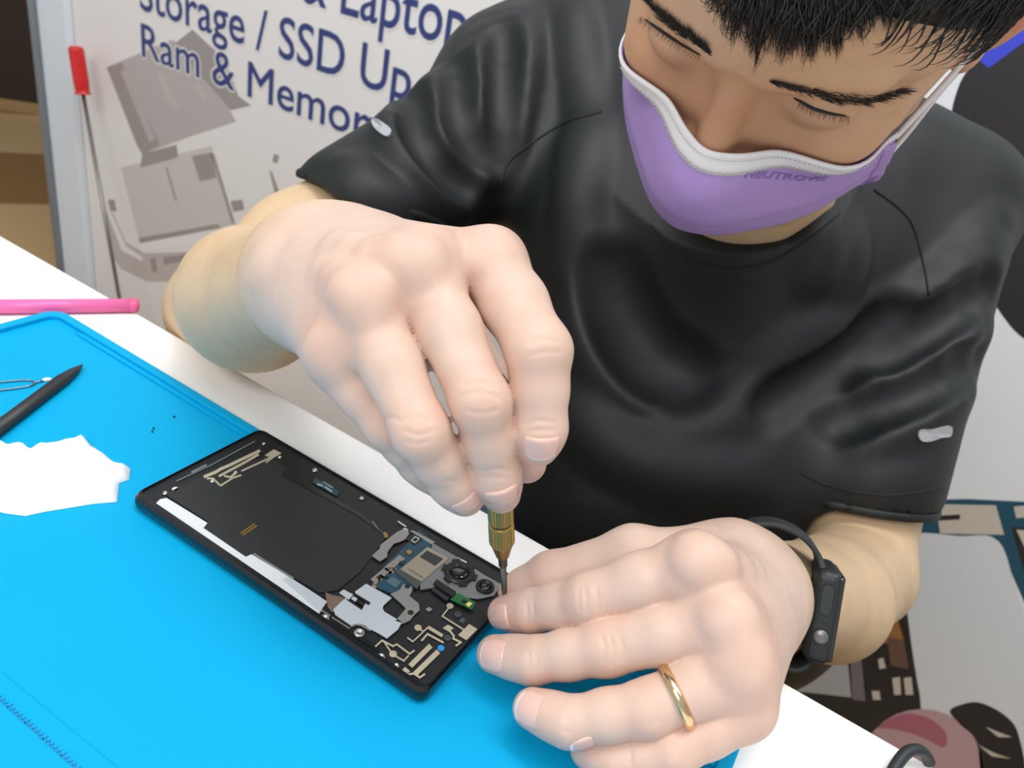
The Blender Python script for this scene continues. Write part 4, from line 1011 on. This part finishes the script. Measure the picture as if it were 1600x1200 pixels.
patch('reflective_strip', [(1434, 678), (1440, 671), (1456, 671), (1472, 667), (1485, 666), (1483, 681), (1470, 683), (1452, 689), (1438, 688)], REFL, tee, shirt)
patch('reflective_strip', [(582, 190), (590, 187), (609, 201), (611, 209), (604, 214), (588, 203)], REFL, tee, shirt)

# ================================================================== trousers, shoes
DEN = mat('blue_denim', '#46586e', .8, var=.2, scale=300)
kR, kL = np.array([.20, .13, .52]), np.array([.38, .14, .50]); aR_, aL_ = np.array([.18, .17, .10]), np.array([.40, .19, .10])
tro = U(.03, Cone(PEL + (-.06, .02, .02), PEL + (.06, .02, .02), .100, .100), Cone(PEL + (-.08, 0, -.005), kR, .088, .066), Cone(PEL + (.08, 0, -.005), kL, .088, .066), Cone(kR, aR_, .064, .05), Cone(kL, aL_, .064, .05))
Vt, Ft = snet(tro, np.array([.02, .0, .0]), np.array([.70, .80, .80]), .006)
np_mesh('trousers', Vt, Ft, DEN, person)
for a_ in (aR_, aL_):
    sh = U(.02, Cone(a_ + (0, .03, -.058), a_ + (0, -.13, -.066), .038, .032), Cone(a_ + (0, .02, -.02), a_ + (0, .02, -.05), .042, .042))
    sh = Clip(sh, [(np.array([0, 0, .002]), np.array([0, 0, -1.]))])
    Vq, Fq = snet(sh, a_ + np.array([-.08, -.22, -.12]), a_ + np.array([.08, .12, .06]), .004); np_mesh('shoe', Vq, Fq, mat('dark_shoe', '#26282c', .5), person)
stool = empty('stool', (PEL[0], PEL[1] + .03, 0)); tag(stool, 'plain black work stool under the seated person', 'stool')
MB().lathe((PEL[0], PEL[1] + .03, .41), (0, 0, 1), [(0, .15), (.012, .17), (.03, .17), (.038, .15)], 32).build('seat', mat('stool_black', '#1c1c1e', .6), stool)
for sx in (-1, 1):
    for sy in (-1, 1): MB().tube([(PEL[0] + sx * .15, PEL[1] + .03 + sy * .15, 0), (PEL[0] + sx * .10, PEL[1] + .03 + sy * .10, .412)], .012, 10).build('leg', mat('stool_metal', '#55585c', .35, .7), stool)
# ================================================================== face mask
rowsM = [[(0, 17, -25), (12, 13, -25), (24, 4, -25), (40, -8, -28), (55, -22, -34), (67, -44, -40)],
         [(0, 30, -45), (14, 25, -46), (30, 8, -48), (47, -10, -52), (60, -27, -56), (70, -46, -58)],
         [(0, 26, -76), (16, 22, -76), (33, 8, -76), (50, -12, -75), (62, -30, -73), (71, -48, -72)],
         [(0, 12, -101), (16, 7, -100), (33, -6, -97), (49, -18, -94), (61, -34, -88), (71, -49, -82)],
         [(0, -9, -116), (14, -13, -115), (29, -22, -111), (44, -29, -107), (57, -41, -98), (69, -51, -91)]]
NS, NT = 30, 36
def cr1(P, x):
    "Catmull-Rom along an array of control points at parameter x in 0..len-1"
    n = len(P) - 1; i = int(min(max(math.floor(x), 0), n - 1)); t = x - i
    a, b, c, d = P[max(i - 1, 0)], P[i], P[i + 1], P[min(i + 2, n)]
    return .5 * ((2 * b) + (c - a) * t + (2 * a - 5 * b + 4 * c - d) * t * t + (3 * b - a - 3 * c + d) * t ** 3)
RM_ = np.array(rowsM, float)
def mask_c(s, t):
    a = abs(s) * 5; cols = np.array([cr1(RM_[k], a) if a > 1 else cr1(np.concatenate([RM_[k][1:2] * [-1, 1, 1], RM_[k]]), a + 1) for k in range(5)])
    p = cr1(cols, t * 4); return np.array([p[0] if s >= 0 else -p[0], p[1], p[2]])
GS = np.linspace(-1, 1, 2 * NS + 1); GT = np.linspace(0, 1, NT + 1)
MG = np.array([[HD(*mask_c(s, t)) for s in GS] for t in GT])
def gnorm(G):
    du = np.gradient(G, axis=1); dv = np.gradient(G, axis=0); n_ = np.cross(dv, du); return n_ / np.linalg.norm(n_, axis=-1, keepdims=True)
MN = gnorm(MG)
if np.dot(MN[NT // 2, NS], HF) < 0: MN = -MN
ss, tt = np.meshgrid(GS, GT)
pl = np.zeros_like(tt)
for t0, amp in ((.40, .0011), (.62, .0013), (.82, .0013)):
    x = (tt - t0 - .03 * ss ** 2) / .05; pl += amp * np.where(x < 0, np.exp(-x * x * .35), np.exp(-x * x * 6)) * (1 - .55 * np.abs(ss) ** 3)
pl += .0006 * np.sin(ss * 9 + tt * 5) * (1 - np.abs(tt - .5)) + .0009 * np.exp(-((ss + .02) / .035) ** 2) * np.exp(-((tt - .72) / .2) ** 2)
def sheet_mesh(name, G, N_, th0, th1, m, parent):
    a, b = G.shape[:2]; V = np.concatenate([(G + N_ * th1).reshape(-1, 3), (G + N_ * th0).reshape(-1, 3)]); n = a * b; F = []
    I = lambda i, j, k: k * n + i * b + j
    for i in range(a - 1):
        for j in range(b - 1): F += [(I(i, j, 0), I(i, j + 1, 0), I(i + 1, j + 1, 0), I(i + 1, j, 0)), (I(i, j, 1), I(i + 1, j, 1), I(i + 1, j + 1, 1), I(i, j + 1, 1))]
    for i in range(a - 1):
        for j in (0, b - 1): F.append((I(i, j, 0), I(i + 1, j, 0), I(i + 1, j, 1), I(i, j, 1)))
    for j in range(b - 1):
        for i in (0, a - 1): F.append((I(i, j, 0), I(i, j + 1, 0), I(i, j + 1, 1), I(i, j, 1)))
    o = mesh(name, V, F, m, parent, True); bm = bmesh.new(); bm.from_mesh(o.data); bmesh.ops.recalc_face_normals(bm, faces=bm.faces); bm.to_mesh(o.data); bm.free(); return o
PURP = mat('mask_purple', '#b094d4', .75, var=.03, scale=300, bump=.15, bscale=1200); MWH = mat('mask_white', '#e9e8ea', .75, bump=.15, bscale=1200)
MG2 = MG + MN * pl[..., None]
for _ in range(3):
    dh = fval(head, MG2.reshape(-1, 3)).reshape(MG2.shape[:2]); MG2 = MG2 + MN * np.maximum(0, .0016 - dh)[..., None]
for _ in range(2):
    MG2[:, 1:-1] = (MG2[:, :-2] + 2 * MG2[:, 1:-1] + MG2[:, 2:]) / 4
dh = fval(head, MG2.reshape(-1, 3)).reshape(MG2.shape[:2]); MG2 = MG2 + MN * np.maximum(0, .0012 - dh)[..., None]
fmask = sheet_mesh('face_mask', MG2, MN, -.0002, .0012, PURP, person); fmask['label'] = 'purple pleated face mask with white top band'
def mask_at(s, t, lift):
    fs = (s + 1) * NS; ft = t * NT; j = int(min(max(fs, 0), 2 * NS - 1e-6)); i = int(min(max(ft, 0), NT - 1e-6)); u, v = fs - j, ft - i
    bl = lambda A: (A[i, j] * (1 - u) + A[i, j + 1] * u) * (1 - v) + (A[i + 1, j] * (1 - u) + A[i + 1, j + 1] * u) * v
    return bl(MG2) + bl(MN) * lift
bt = np.linspace(0, 1, 7); bs = np.linspace(-1, 1, 61)
def bandw(s): return .118 - .01 * abs(s)
BG = np.array([[mask_at(s, -0.0 + t * bandw(s), 0) for s in bs] for t in bt]); BG[0] -= (BG[1] - BG[0]) * .45; BN = gnorm(BG)
if np.dot(BN[3, 30], HF) < 0: BN = -BN
bulge = .0012 + .0008 * np.sin(bt * math.pi)[:, None] - .0006 * np.exp(-((bt - .45) / .12) ** 2)[:, None]
band = sheet_mesh('nose_band', BG + BN * (bulge - .0004)[..., None], BN, -.0006, .0006, MWH, fmask)
for tb in (.30, .86, .95):
    b = MB()
    for s in np.arange(-.70, .93, .018):
        q = [mask_at(s + k, tb * bandw(s), .00245 + (.0004 if tb == .30 else 0)) for k in (0, .009)]; b.tube(q, .00022, 4)
    o = b.build('stitching', mat('stitch_grey', '#bdbac0', .8), band)
for sg in (-1, 1):                                                    # welded ends with fold-over flaps
    Gs = np.array([[mask_at(sg * s, t, .0012) + HL * sg * .0 for s in np.linspace(.93, 1.0, 4)] for t in np.linspace(.14, .99, 16)])
    for k in range(16):
        for c in range(4): Gs[k, c] += (HL * sg * .0032 * max(0, (c - 1)) / 2 - HF * .0005 * c) * (.3 + .7 * k / 15)
    Ns = gnorm(Gs)
    if np.dot(Ns[8, 1], HL * sg + HF) < 0: Ns = -Ns
    fl = sheet_mesh('side_flap', Gs, Ns, -.0002, .0007, PURP, fmask)
    b = MB()
    for k in range(9, 15):
        b.tube([Gs[k, 0] + Ns[k, 0] * .0008, Gs[k, 2] + Ns[k, 2] * .0008], .00022, 4)
    b.build('weld_lines', mat('mask_purple_dark', '#8b6cb5', .75), fl)
# embossed lettering, found on the mask from its place in the photo
dn = np.array([[mask_at(s, t, 0) for s in np.linspace(0, 1, 81)] for t in np.linspace(.05, .6, 61)])
cv = (dn - CAM_LOC) @ CM; sx_ = 800 + FPX * cv[..., 0] / -cv[..., 2]; sy_ = 600 - FPX * cv[..., 1] / -cv[..., 2]
def find_st(x, y):
    k = np.argmin((sx_ - x) ** 2 + (sy_ - y) ** 2); i, j = divmod(k, 81); return np.array([j / 80, .05 + .55 * i / 60])
A_, B_, A2 = find_st(1160, 276), find_st(1291, 279), find_st(1163, 263)
v, f = text_mesh('NEUTROVIS', 1.0, .03, .25, 1.05); tw = v[:, 0].max()
V = []
for p in v:
    st = A_ + (B_ - A_) * (p[0] / tw) + (A2 - A_) * (p[1] / .7); V.append(mask_at(st[0], st[1], .00145))
mesh('mask_lettering', V, f, mat('mask_letter', '#8e72b6', .75), fmask)
# ear loops
LOOP = mat('elastic_white', '#eceaec', .8, bump=.3, bscale=2500)
for sg in (1, -1):
    b = [mask_at(sg * .975, .06, .0016), HD(sg * 74, -62, -24), HD(sg * 79, -80, 2), HD(sg * 84, -96, 27), HD(sg * 90, -120, 16), HD(sg * 88, -118, -18), HD(sg * 79, -92, -52), HD(sg * 75, -70, -74), mask_at(sg * .975, .93, .0016)]
    MB().tube(spline(b, 8), .0013, 8).build('ear_loop', LOOP, fmask, True)

# ================================================================== hair, brows, lashes
def strands(name, lines, r, m, parent):
    "lines: array (n, k, 3); thin three-sided tapered strands in one mesh"
    Ls = np.asarray(lines, float); n, k, _ = Ls.shape; tg = np.gradient(Ls, axis=1); tg /= np.linalg.norm(tg, axis=-1, keepdims=True) + 1e-12
    a = np.cross(tg, np.array([.31, .87, .39])); a /= np.linalg.norm(a, axis=-1, keepdims=True) + 1e-12; b = np.cross(tg, a)
    tap = np.interp(np.linspace(0, 1, k), [0, .5, 1], [1, .85, .12])[None, :, None] * (np.asarray(r).reshape(-1, 1, 1) if np.ndim(r) else r)
    V = np.stack([Ls + (a * math.cos(q) + b * math.sin(q)) * tap for q in (0, 2.0944, 4.18879)], 2).reshape(-1, 3)
    base = (np.arange(n)[:, None] * k + np.arange(k - 1)[None]) * 3; F = []
    for c in range(3):
        d = (c + 1) % 3; F.append(np.stack([base + c, base + d, base + 3 + d, base + 3 + c], -1).reshape(-1, 4))
    return np_mesh(name, V, np.concatenate(F), m, parent)
HAIR = mat('black_hair', '#15110f', .38, spec=.6); BROW = mat('brow_hair', '#1d1613', .5)
scalp = U(.012, hell(0, -88, 42, 76, 98, 82), hell(0, -50, 34, 66, 55, 52))
capn = Clip(Off(scalp, .0035), [(HD(0, 2, 58), -(HU * .835 - HF * .55))])
Vc, Fc = snet(capn, HO - .28, HO + .28, .0022)
hair = np_mesh('hair', Vc, Fc, HAIR, person); hair['label'] = 'straight black hair with a fringe over the forehead'
# fringe: roots well above the forehead, tips drawn to where they end in the photo
tipline = np.array([(1090, -40), (1112, -8), (1126, 26), (1150, 58), (1172, 74), (1192, 92), (1215, 84), (1250, 92), (1285, 84), (1330, 62), (1370, 38), (1410, 28), (1445, 0), (1480, -30), (1515, -62), (1545, -95)], float)
def fringe(n, jit, up, thick):
    x = 1092 + (1540 - 1092) * RNG.random(n) ** .95
    ty = np.interp(x, tipline[:, 0], tipline[:, 1]) - np.abs(RNG.normal(0, jit, n)) - 6 * RNG.random(n)
    clump = 9 * np.sin(x * .16) + 6 * np.sin(x * .37 + 1); ty += clump - 6
    lean = -.10 + .0011 * (x - 1300) * -1 + RNG.normal(0, .10, n)
    k = 8; tip = np.stack([x + 0 * x, ty], 1); root_y = np.minimum(-up, ty - 45) - 60 * RNG.random(n); rx = x + (ty - root_y) * (.10 - .0016 * (x - 1280)) * .5 + RNG.normal(0, 9, n)
    out = np.zeros((n, k, 3)); ok = np.ones(n, bool)
    for i in range(k):
        q = i / (k - 1); bow = math.sin(q * math.pi) * 5
        px = rx * (1 - q) + tip[:, 0] * q + lean * bow * 3 + q ** 2 * RNG.normal(0, 3, n); py = root_y * (1 - q) + tip[:, 1] * q
        p, hit = march_many(head, px, py); g = grads(head, p, .004); ok &= hit
        lift = (.0030 + thick * RNG.random(n)) * (1 if i < k - 1 else .75) * (0.5 + .5 * math.sin(min(q * 2.2, 1.57))); out[:, i] = p + g * lift[:, None]
    seg = np.linalg.norm(np.diff(out, axis=1), axis=2).max(1); near_ear = np.minimum(np.linalg.norm(out - HD(88, -98, -4), axis=2).min(1), np.linalg.norm(out - HD(-88, -98, -4), axis=2).min(1)); return out[ok & (seg < .03) & (near_ear > .026)]
f1 = fringe(1500, 16, 40, .006); strands('hair_fringe', f1, .00020 + .00012 * RNG.random(len(f1)), HAIR, hair)
f2 = fringe(500, 3, 30, .004); strands('hair_wisp', f2, .00011, HAIR, hair)
# the rest of the hair: combed away from a whorl at the crown
wh = HD(0, -150, 100); cen_h = HD(0, -80, 38)
d_ = RNG.normal(size=(5200, 3)); d_ /= np.linalg.norm(d_, axis=1, keepdims=True)
def scalp_hit(dirs):
    lo = np.full(len(dirs), .03); hi = np.full(len(dirs), .16)
    for _ in range(22):
        m_ = (lo + hi) / 2; v_ = fval(scalp, cen_h + dirs * m_[:, None]); lo = np.where(v_ < 0, m_, lo); hi = np.where(v_ < 0, hi, m_)
    return cen_h + dirs * lo[:, None]
r0_ = scalp_hit(d_); keep = ((r0_ - HD(0, 2, 58)) @ (HU * .835 - HF * .55)) > -.002; d_ = d_[keep]; r0_ = r0_[keep]
flow = r0_ - wh; k = 6; out = np.zeros((len(r0_), k, 3)); ln_ = .028 + .022 * RNG.random(len(r0_))
cur = r0_.copy(); fn_ = flow / (np.linalg.norm(flow, axis=1, keepdims=True) + 1e-6) + RNG.normal(0, .12, r0_.shape)
for i in range(k):
    dd = cur - cen_h; dd /= np.linalg.norm(dd, axis=1, keepdims=True); sp_ = scalp_hit(dd)
    out[:, i] = sp_ + dd * (.0035 + .006 * math.sin(math.pi * min(1, i / (k - 1) * .8)))
    cur = sp_ + fn_ * (ln_ / (k - 1))[:, None]
fa = out[:, -1]; okk = ((fa - HD(0, 6, 44)) @ (HU * .835 - HF * .55)) > -.001
for s in (-1, 1): okk &= np.linalg.norm(out - HD(s * 88, -98, -4), axis=2).min(1) > .030
strands('hair_crown', out[okk], .00042, HAIR, hair)
def brow(poly, hw, n, dirv, ln):
    q = np.array(poly, float); u = RNG.random(n); xs = np.interp(u, np.linspace(0, 1, len(q)), q[:, 0]); ys = np.interp(u, np.linspace(0, 1, len(q)), q[:, 1]); h_ = np.interp(u, np.linspace(0, 1, len(q)), hw)
    ys += (RNG.random(n) * 2 - 1) * h_ * np.sqrt(RNG.random(n)); L_ = ln * (.7 + .6 * RNG.random(n)); an = np.interp(u, [0, 1], dirv) + RNG.normal(0, .16, n); k = 4; out = np.zeros((n, k, 3))
    alive = np.ones(n, bool)
    for i in range(k):
        s = i / (k - 1); p, hit = march_many(head, xs + np.cos(an + .35 * s) * L_ * s, ys + np.sin(an + .35 * s) * L_ * s); g = grads(head, p, .003); out[:, i] = p + g * (.0001 + .0009 * math.sin(s * 2.4)); alive &= hit
    return out[alive & (np.linalg.norm(out[:, -1] - out[:, 0], axis=1) < .015)]
strands('eyebrow', brow([(1202, 126), (1250, 139), (1300, 152), (1350, 158), (1414, 140)], [3, 6, 10, 12, 4], 430, (-.15, -.30), 18), .00014, BROW, person)
strands('eyebrow', brow([(1112, 84), (1086, 62), (1058, 42), (1030, 20), (1000, -14)], [4, 9, 12, 13, 6], 560, (-2.2, -2.5), 17), .00014, BROW, person)
def lashes(poly, n, dl, df, du):
    q = np.array(spline(poly, 8)); u = np.linspace(0, 1, n); xs = np.interp(u, np.linspace(0, 1, len(q)), q[:, 0]); ys = np.interp(u, np.linspace(0, 1, len(q)), q[:, 1])
    p, _ = march_many(head, xs, ys); k = 4; out = np.zeros((n, k, 3)); j = RNG.normal(0, .25, n)
    for i in range(k):
        s = i / (k - 1); out[:, i] = p + HF * df * s * .001 + HU * (du * s + 1.2 * s * s) * .001 + HL * ((dl + j * 3) * s)[:, None] * .001 if np.ndim(j) else p
    return out
for L in ([(1240, 153), (1252, 159), (1272, 170), (1300, 178), (1322, 181)], [(1008, 30), (1030, 46), (1060, 66), (1094, 86)]):
    q = np.array(spline(L, 5)); p, _ = march_many(head, q[:, 0], q[:, 1]); g = grads(head, p, .002); nq_ = len(p)
    MB().tube(list(p + g * .0001), [.0006 * math.sin(math.pi * (i + .6) / (nq_ + .2)) ** .6 + .00005 for i in range(nq_)], 6).build('lash_line', BROW, person, True)
strands('eyelashes', lashes([(1250, 158), (1270, 169), (1300, 178), (1328, 182)], 46, .8, 2.6, -3.0), .00009, BROW, person)
strands('eyelashes', lashes([(1000, 26), (1030, 46), (1060, 66), (1094, 86)], 46, -.8, 2.6, -3.0), .00009, BROW, person)

# ================================================================== watch, ring, chain
WA = nrm(at(1268, 1042, .349) - at(1293, 890, .349)); WN = nrm(at(1340, 969, .3455) - at(1270, 963, .351)); WN = nrm(WN - WA * np.dot(WN, WA)); WW = np.cross(WA, WN)
if np.dot(WW, CM[:, 2]) > 0: WW = -WW                                 # points away from the camera
near = at(1287, 966, .345); wc = near + WW * .0185
watch = empty('smartwatch', wc); tag(watch, 'black smartwatch with a dark rubber strap worn on the left wrist', 'watch')
WB = mat('watch_black', '#2b2f31', .45, .3); axw = (WA, WW, WN)
case = MB().box(wc, (.0218, .0185, .0060), axw).build('case', WB, watch, bevel=.0042, seg=4)
gl = MB().box(wc + WN * .0054, (.0200, .0168, .0016), axw).build('display', mat('watch_glass', '#0b0c0e', .06, coat=1.0), watch, bevel=.0014, seg=3)
MB().box(wc - WN * .0058, (.0150, .0130, .0016), axw).build('sensor', mat('watch_sensor', '#101214', .2), watch, bevel=.001)
fc = wc - WW * .0185
def pill(c, a, hl, r, h, ax, n=10):
    o = []; 
    for k in range(2 * n + 2):
        t = math.pi * k / n if k <= n else math.pi * (k - 1) / n
        sgn = 1 if k <= n else -1
        o.append(c + a * (hl * (1 if k <= n else -1)) * 1 + (np.cross(ax, a) * math.cos(t) + a * math.sin(t)) * r)
    return o
MB().prism(pill(fc - WA * .0085 - WW * -.0002, WA, .0046, .0024, 0, WW), -WW * .0008).build('side_button', mat('watch_button', '#33383a', .4, .3), watch)
ring_o = pill(fc - WA * .0085, WA, .0046, .0029, 0, WW); ring_i = pill(fc - WA * .0085, WA, .0046, .0025, 0, WW); n = len(ring_o)
V = [p - WW * .0003 for p in ring_o + ring_i]; mesh('button_gap', V, [(i, (i + 1) % n, n + (i + 1) % n, n + i) for i in range(n)], mat('watch_gap', '#0b0c0d', .5), watch)
cr_ = fc + WA * .0085
MB().lathe(cr_ + WW * .001, -WW, [(0, .0037), (.0011, .0037), (.0013, .0037)], 28).build('crown_gap', mat('watch_gap', '#0b0c0d', .5), watch)
MB().lathe(cr_ + WW * .001, -WW, [(0, .0033), (.0018, .0033), (.0022, .0030), (.0023, .0005)], 28).build('crown', mat('watch_crown', '#7d7b7a', .35, .7), watch, True)
MB().lathe(fc + WA * .0022 + WN * .0005 + WW * .0004, -WW, [(0, .0006), (.0006, .0006)], 12).build('microphone_hole', mat('watch_gap', '#0b0c0d', .5), watch)
bc = wc
def strap(px):
    mid = [at(x, y, .347) + WW * .0185 for x, y in px]; mid = spline(mid, 6); V = []; F = []; N_ = len(mid)
    hw = np.interp(np.linspace(0, 1, N_), [0, .12, 1], [.0145, .0120, .0115]); th_ = np.interp(np.linspace(0, 1, N_), [0, .1, 1], [.0016, .0014, .0012])
    for i, p in enumerate(mid):
        t = nrm(mid[min(i + 1, N_ - 1)] - mid[max(i - 1, 0)]); nn_ = np.cross(t, WW)
        for a, b_ in ((-1, -.7), (-1, .7), (-.93, 1), (.93, 1), (1, .7), (1, -.7), (.93, -1), (-.93, -1)): V.append(p + WW * hw[i] * a + nn_ * th_[i] * b_)
    for i in range(N_ - 1):
        for k in range(8): F.append((i * 8 + k, i * 8 + (k + 1) % 8, (i + 1) * 8 + (k + 1) % 8, (i + 1) * 8 + k))
    F += [tuple(range(8)), tuple(range((N_ - 1) * 8, N_ * 8))[::-1]]
    o = mesh('strap', V, F, mat('strap_rubber', '#2d3234', .6), watch, True); bm = bmesh.new(); bm.from_mesh(o.data); bmesh.ops.recalc_face_normals(bm, faces=bm.faces); bm.to_mesh(o.data); bm.free()
strap([(1288, 894), (1281, 872), (1262, 848), (1234, 831), (1200, 823), (1160, 832), (1132, 870), (1122, 930)])
strap([(1275, 1036), (1262, 1050), (1240, 1056), (1212, 1044), (1180, 1036), (1145, 1010), (1126, 970), (1122, 930)])
rc_ = LM[2] + (LF[2][1] - LM[2]) * .70; rax = nrm(LF[2][1] - LM[2])
wr = MB(); prof = [(-.0019, .0106), (-.0019, .0110), (-.0012, .0117), (0, .0119), (.0012, .0117), (.0019, .0110), (.0019, .0106), (-.0019, .0106)]
o = wr.lathe(rc_, rax, prof, 40, False).build('wedding_ring', mat('gold', '#e6c79a', .14, 1.0), smooth=True)
tag(o, 'plain gold ring on the ring finger of the left hand', 'ring')
cP = colP[0] - colP[1] * -.006; c0 = NB + axN * .012; nn_ = colP[1] if np.dot(colP[1], axN) > 0 else -colP[1]
u_ = nrm(np.cross(nn_, HF)); v_ = np.cross(nn_, u_); pts = []
necknode = U(.014, head, neck)
side_ = march(necknode, 1233, 346); nn_ = nrm(nn_ + FWD * .55); u_ = nrm(np.cross(nn_, HF)); v_ = np.cross(nn_, u_)
side_ = NB if side_ is None else side_
cN = c0 + axN * (np.dot(side_ - c0, nn_) / np.dot(axN, nn_))
for i in range(120):
    a = 2 * math.pi * i / 120; dd = u_ * math.cos(a) + v_ * math.sin(a); lo, hi = .02, .12
    for _ in range(18):
        m_ = (lo + hi) / 2
        if fval(necknode, cN + dd * m_)[0] < 0: lo = m_
        else: hi = m_
    pts.append(cN + dd * (lo + .0006))
b = MB()
for i in range(120):
    for k in range(2):
        p = pts[i] + (pts[(i + 1) % 120] - pts[i]) * k / 2; q = pts[i] + (pts[(i + 1) % 120] - pts[i]) * (k + .8) / 2
        b.tube([p, (p + q) / 2, q], [.0004, .0009, .0004], 6)
o = b.build('necklace', mat('gold', '#e6c79a', .14, 1.0), smooth=True); tag(o, 'thin gold chain necklace just under the face mask', 'necklace')
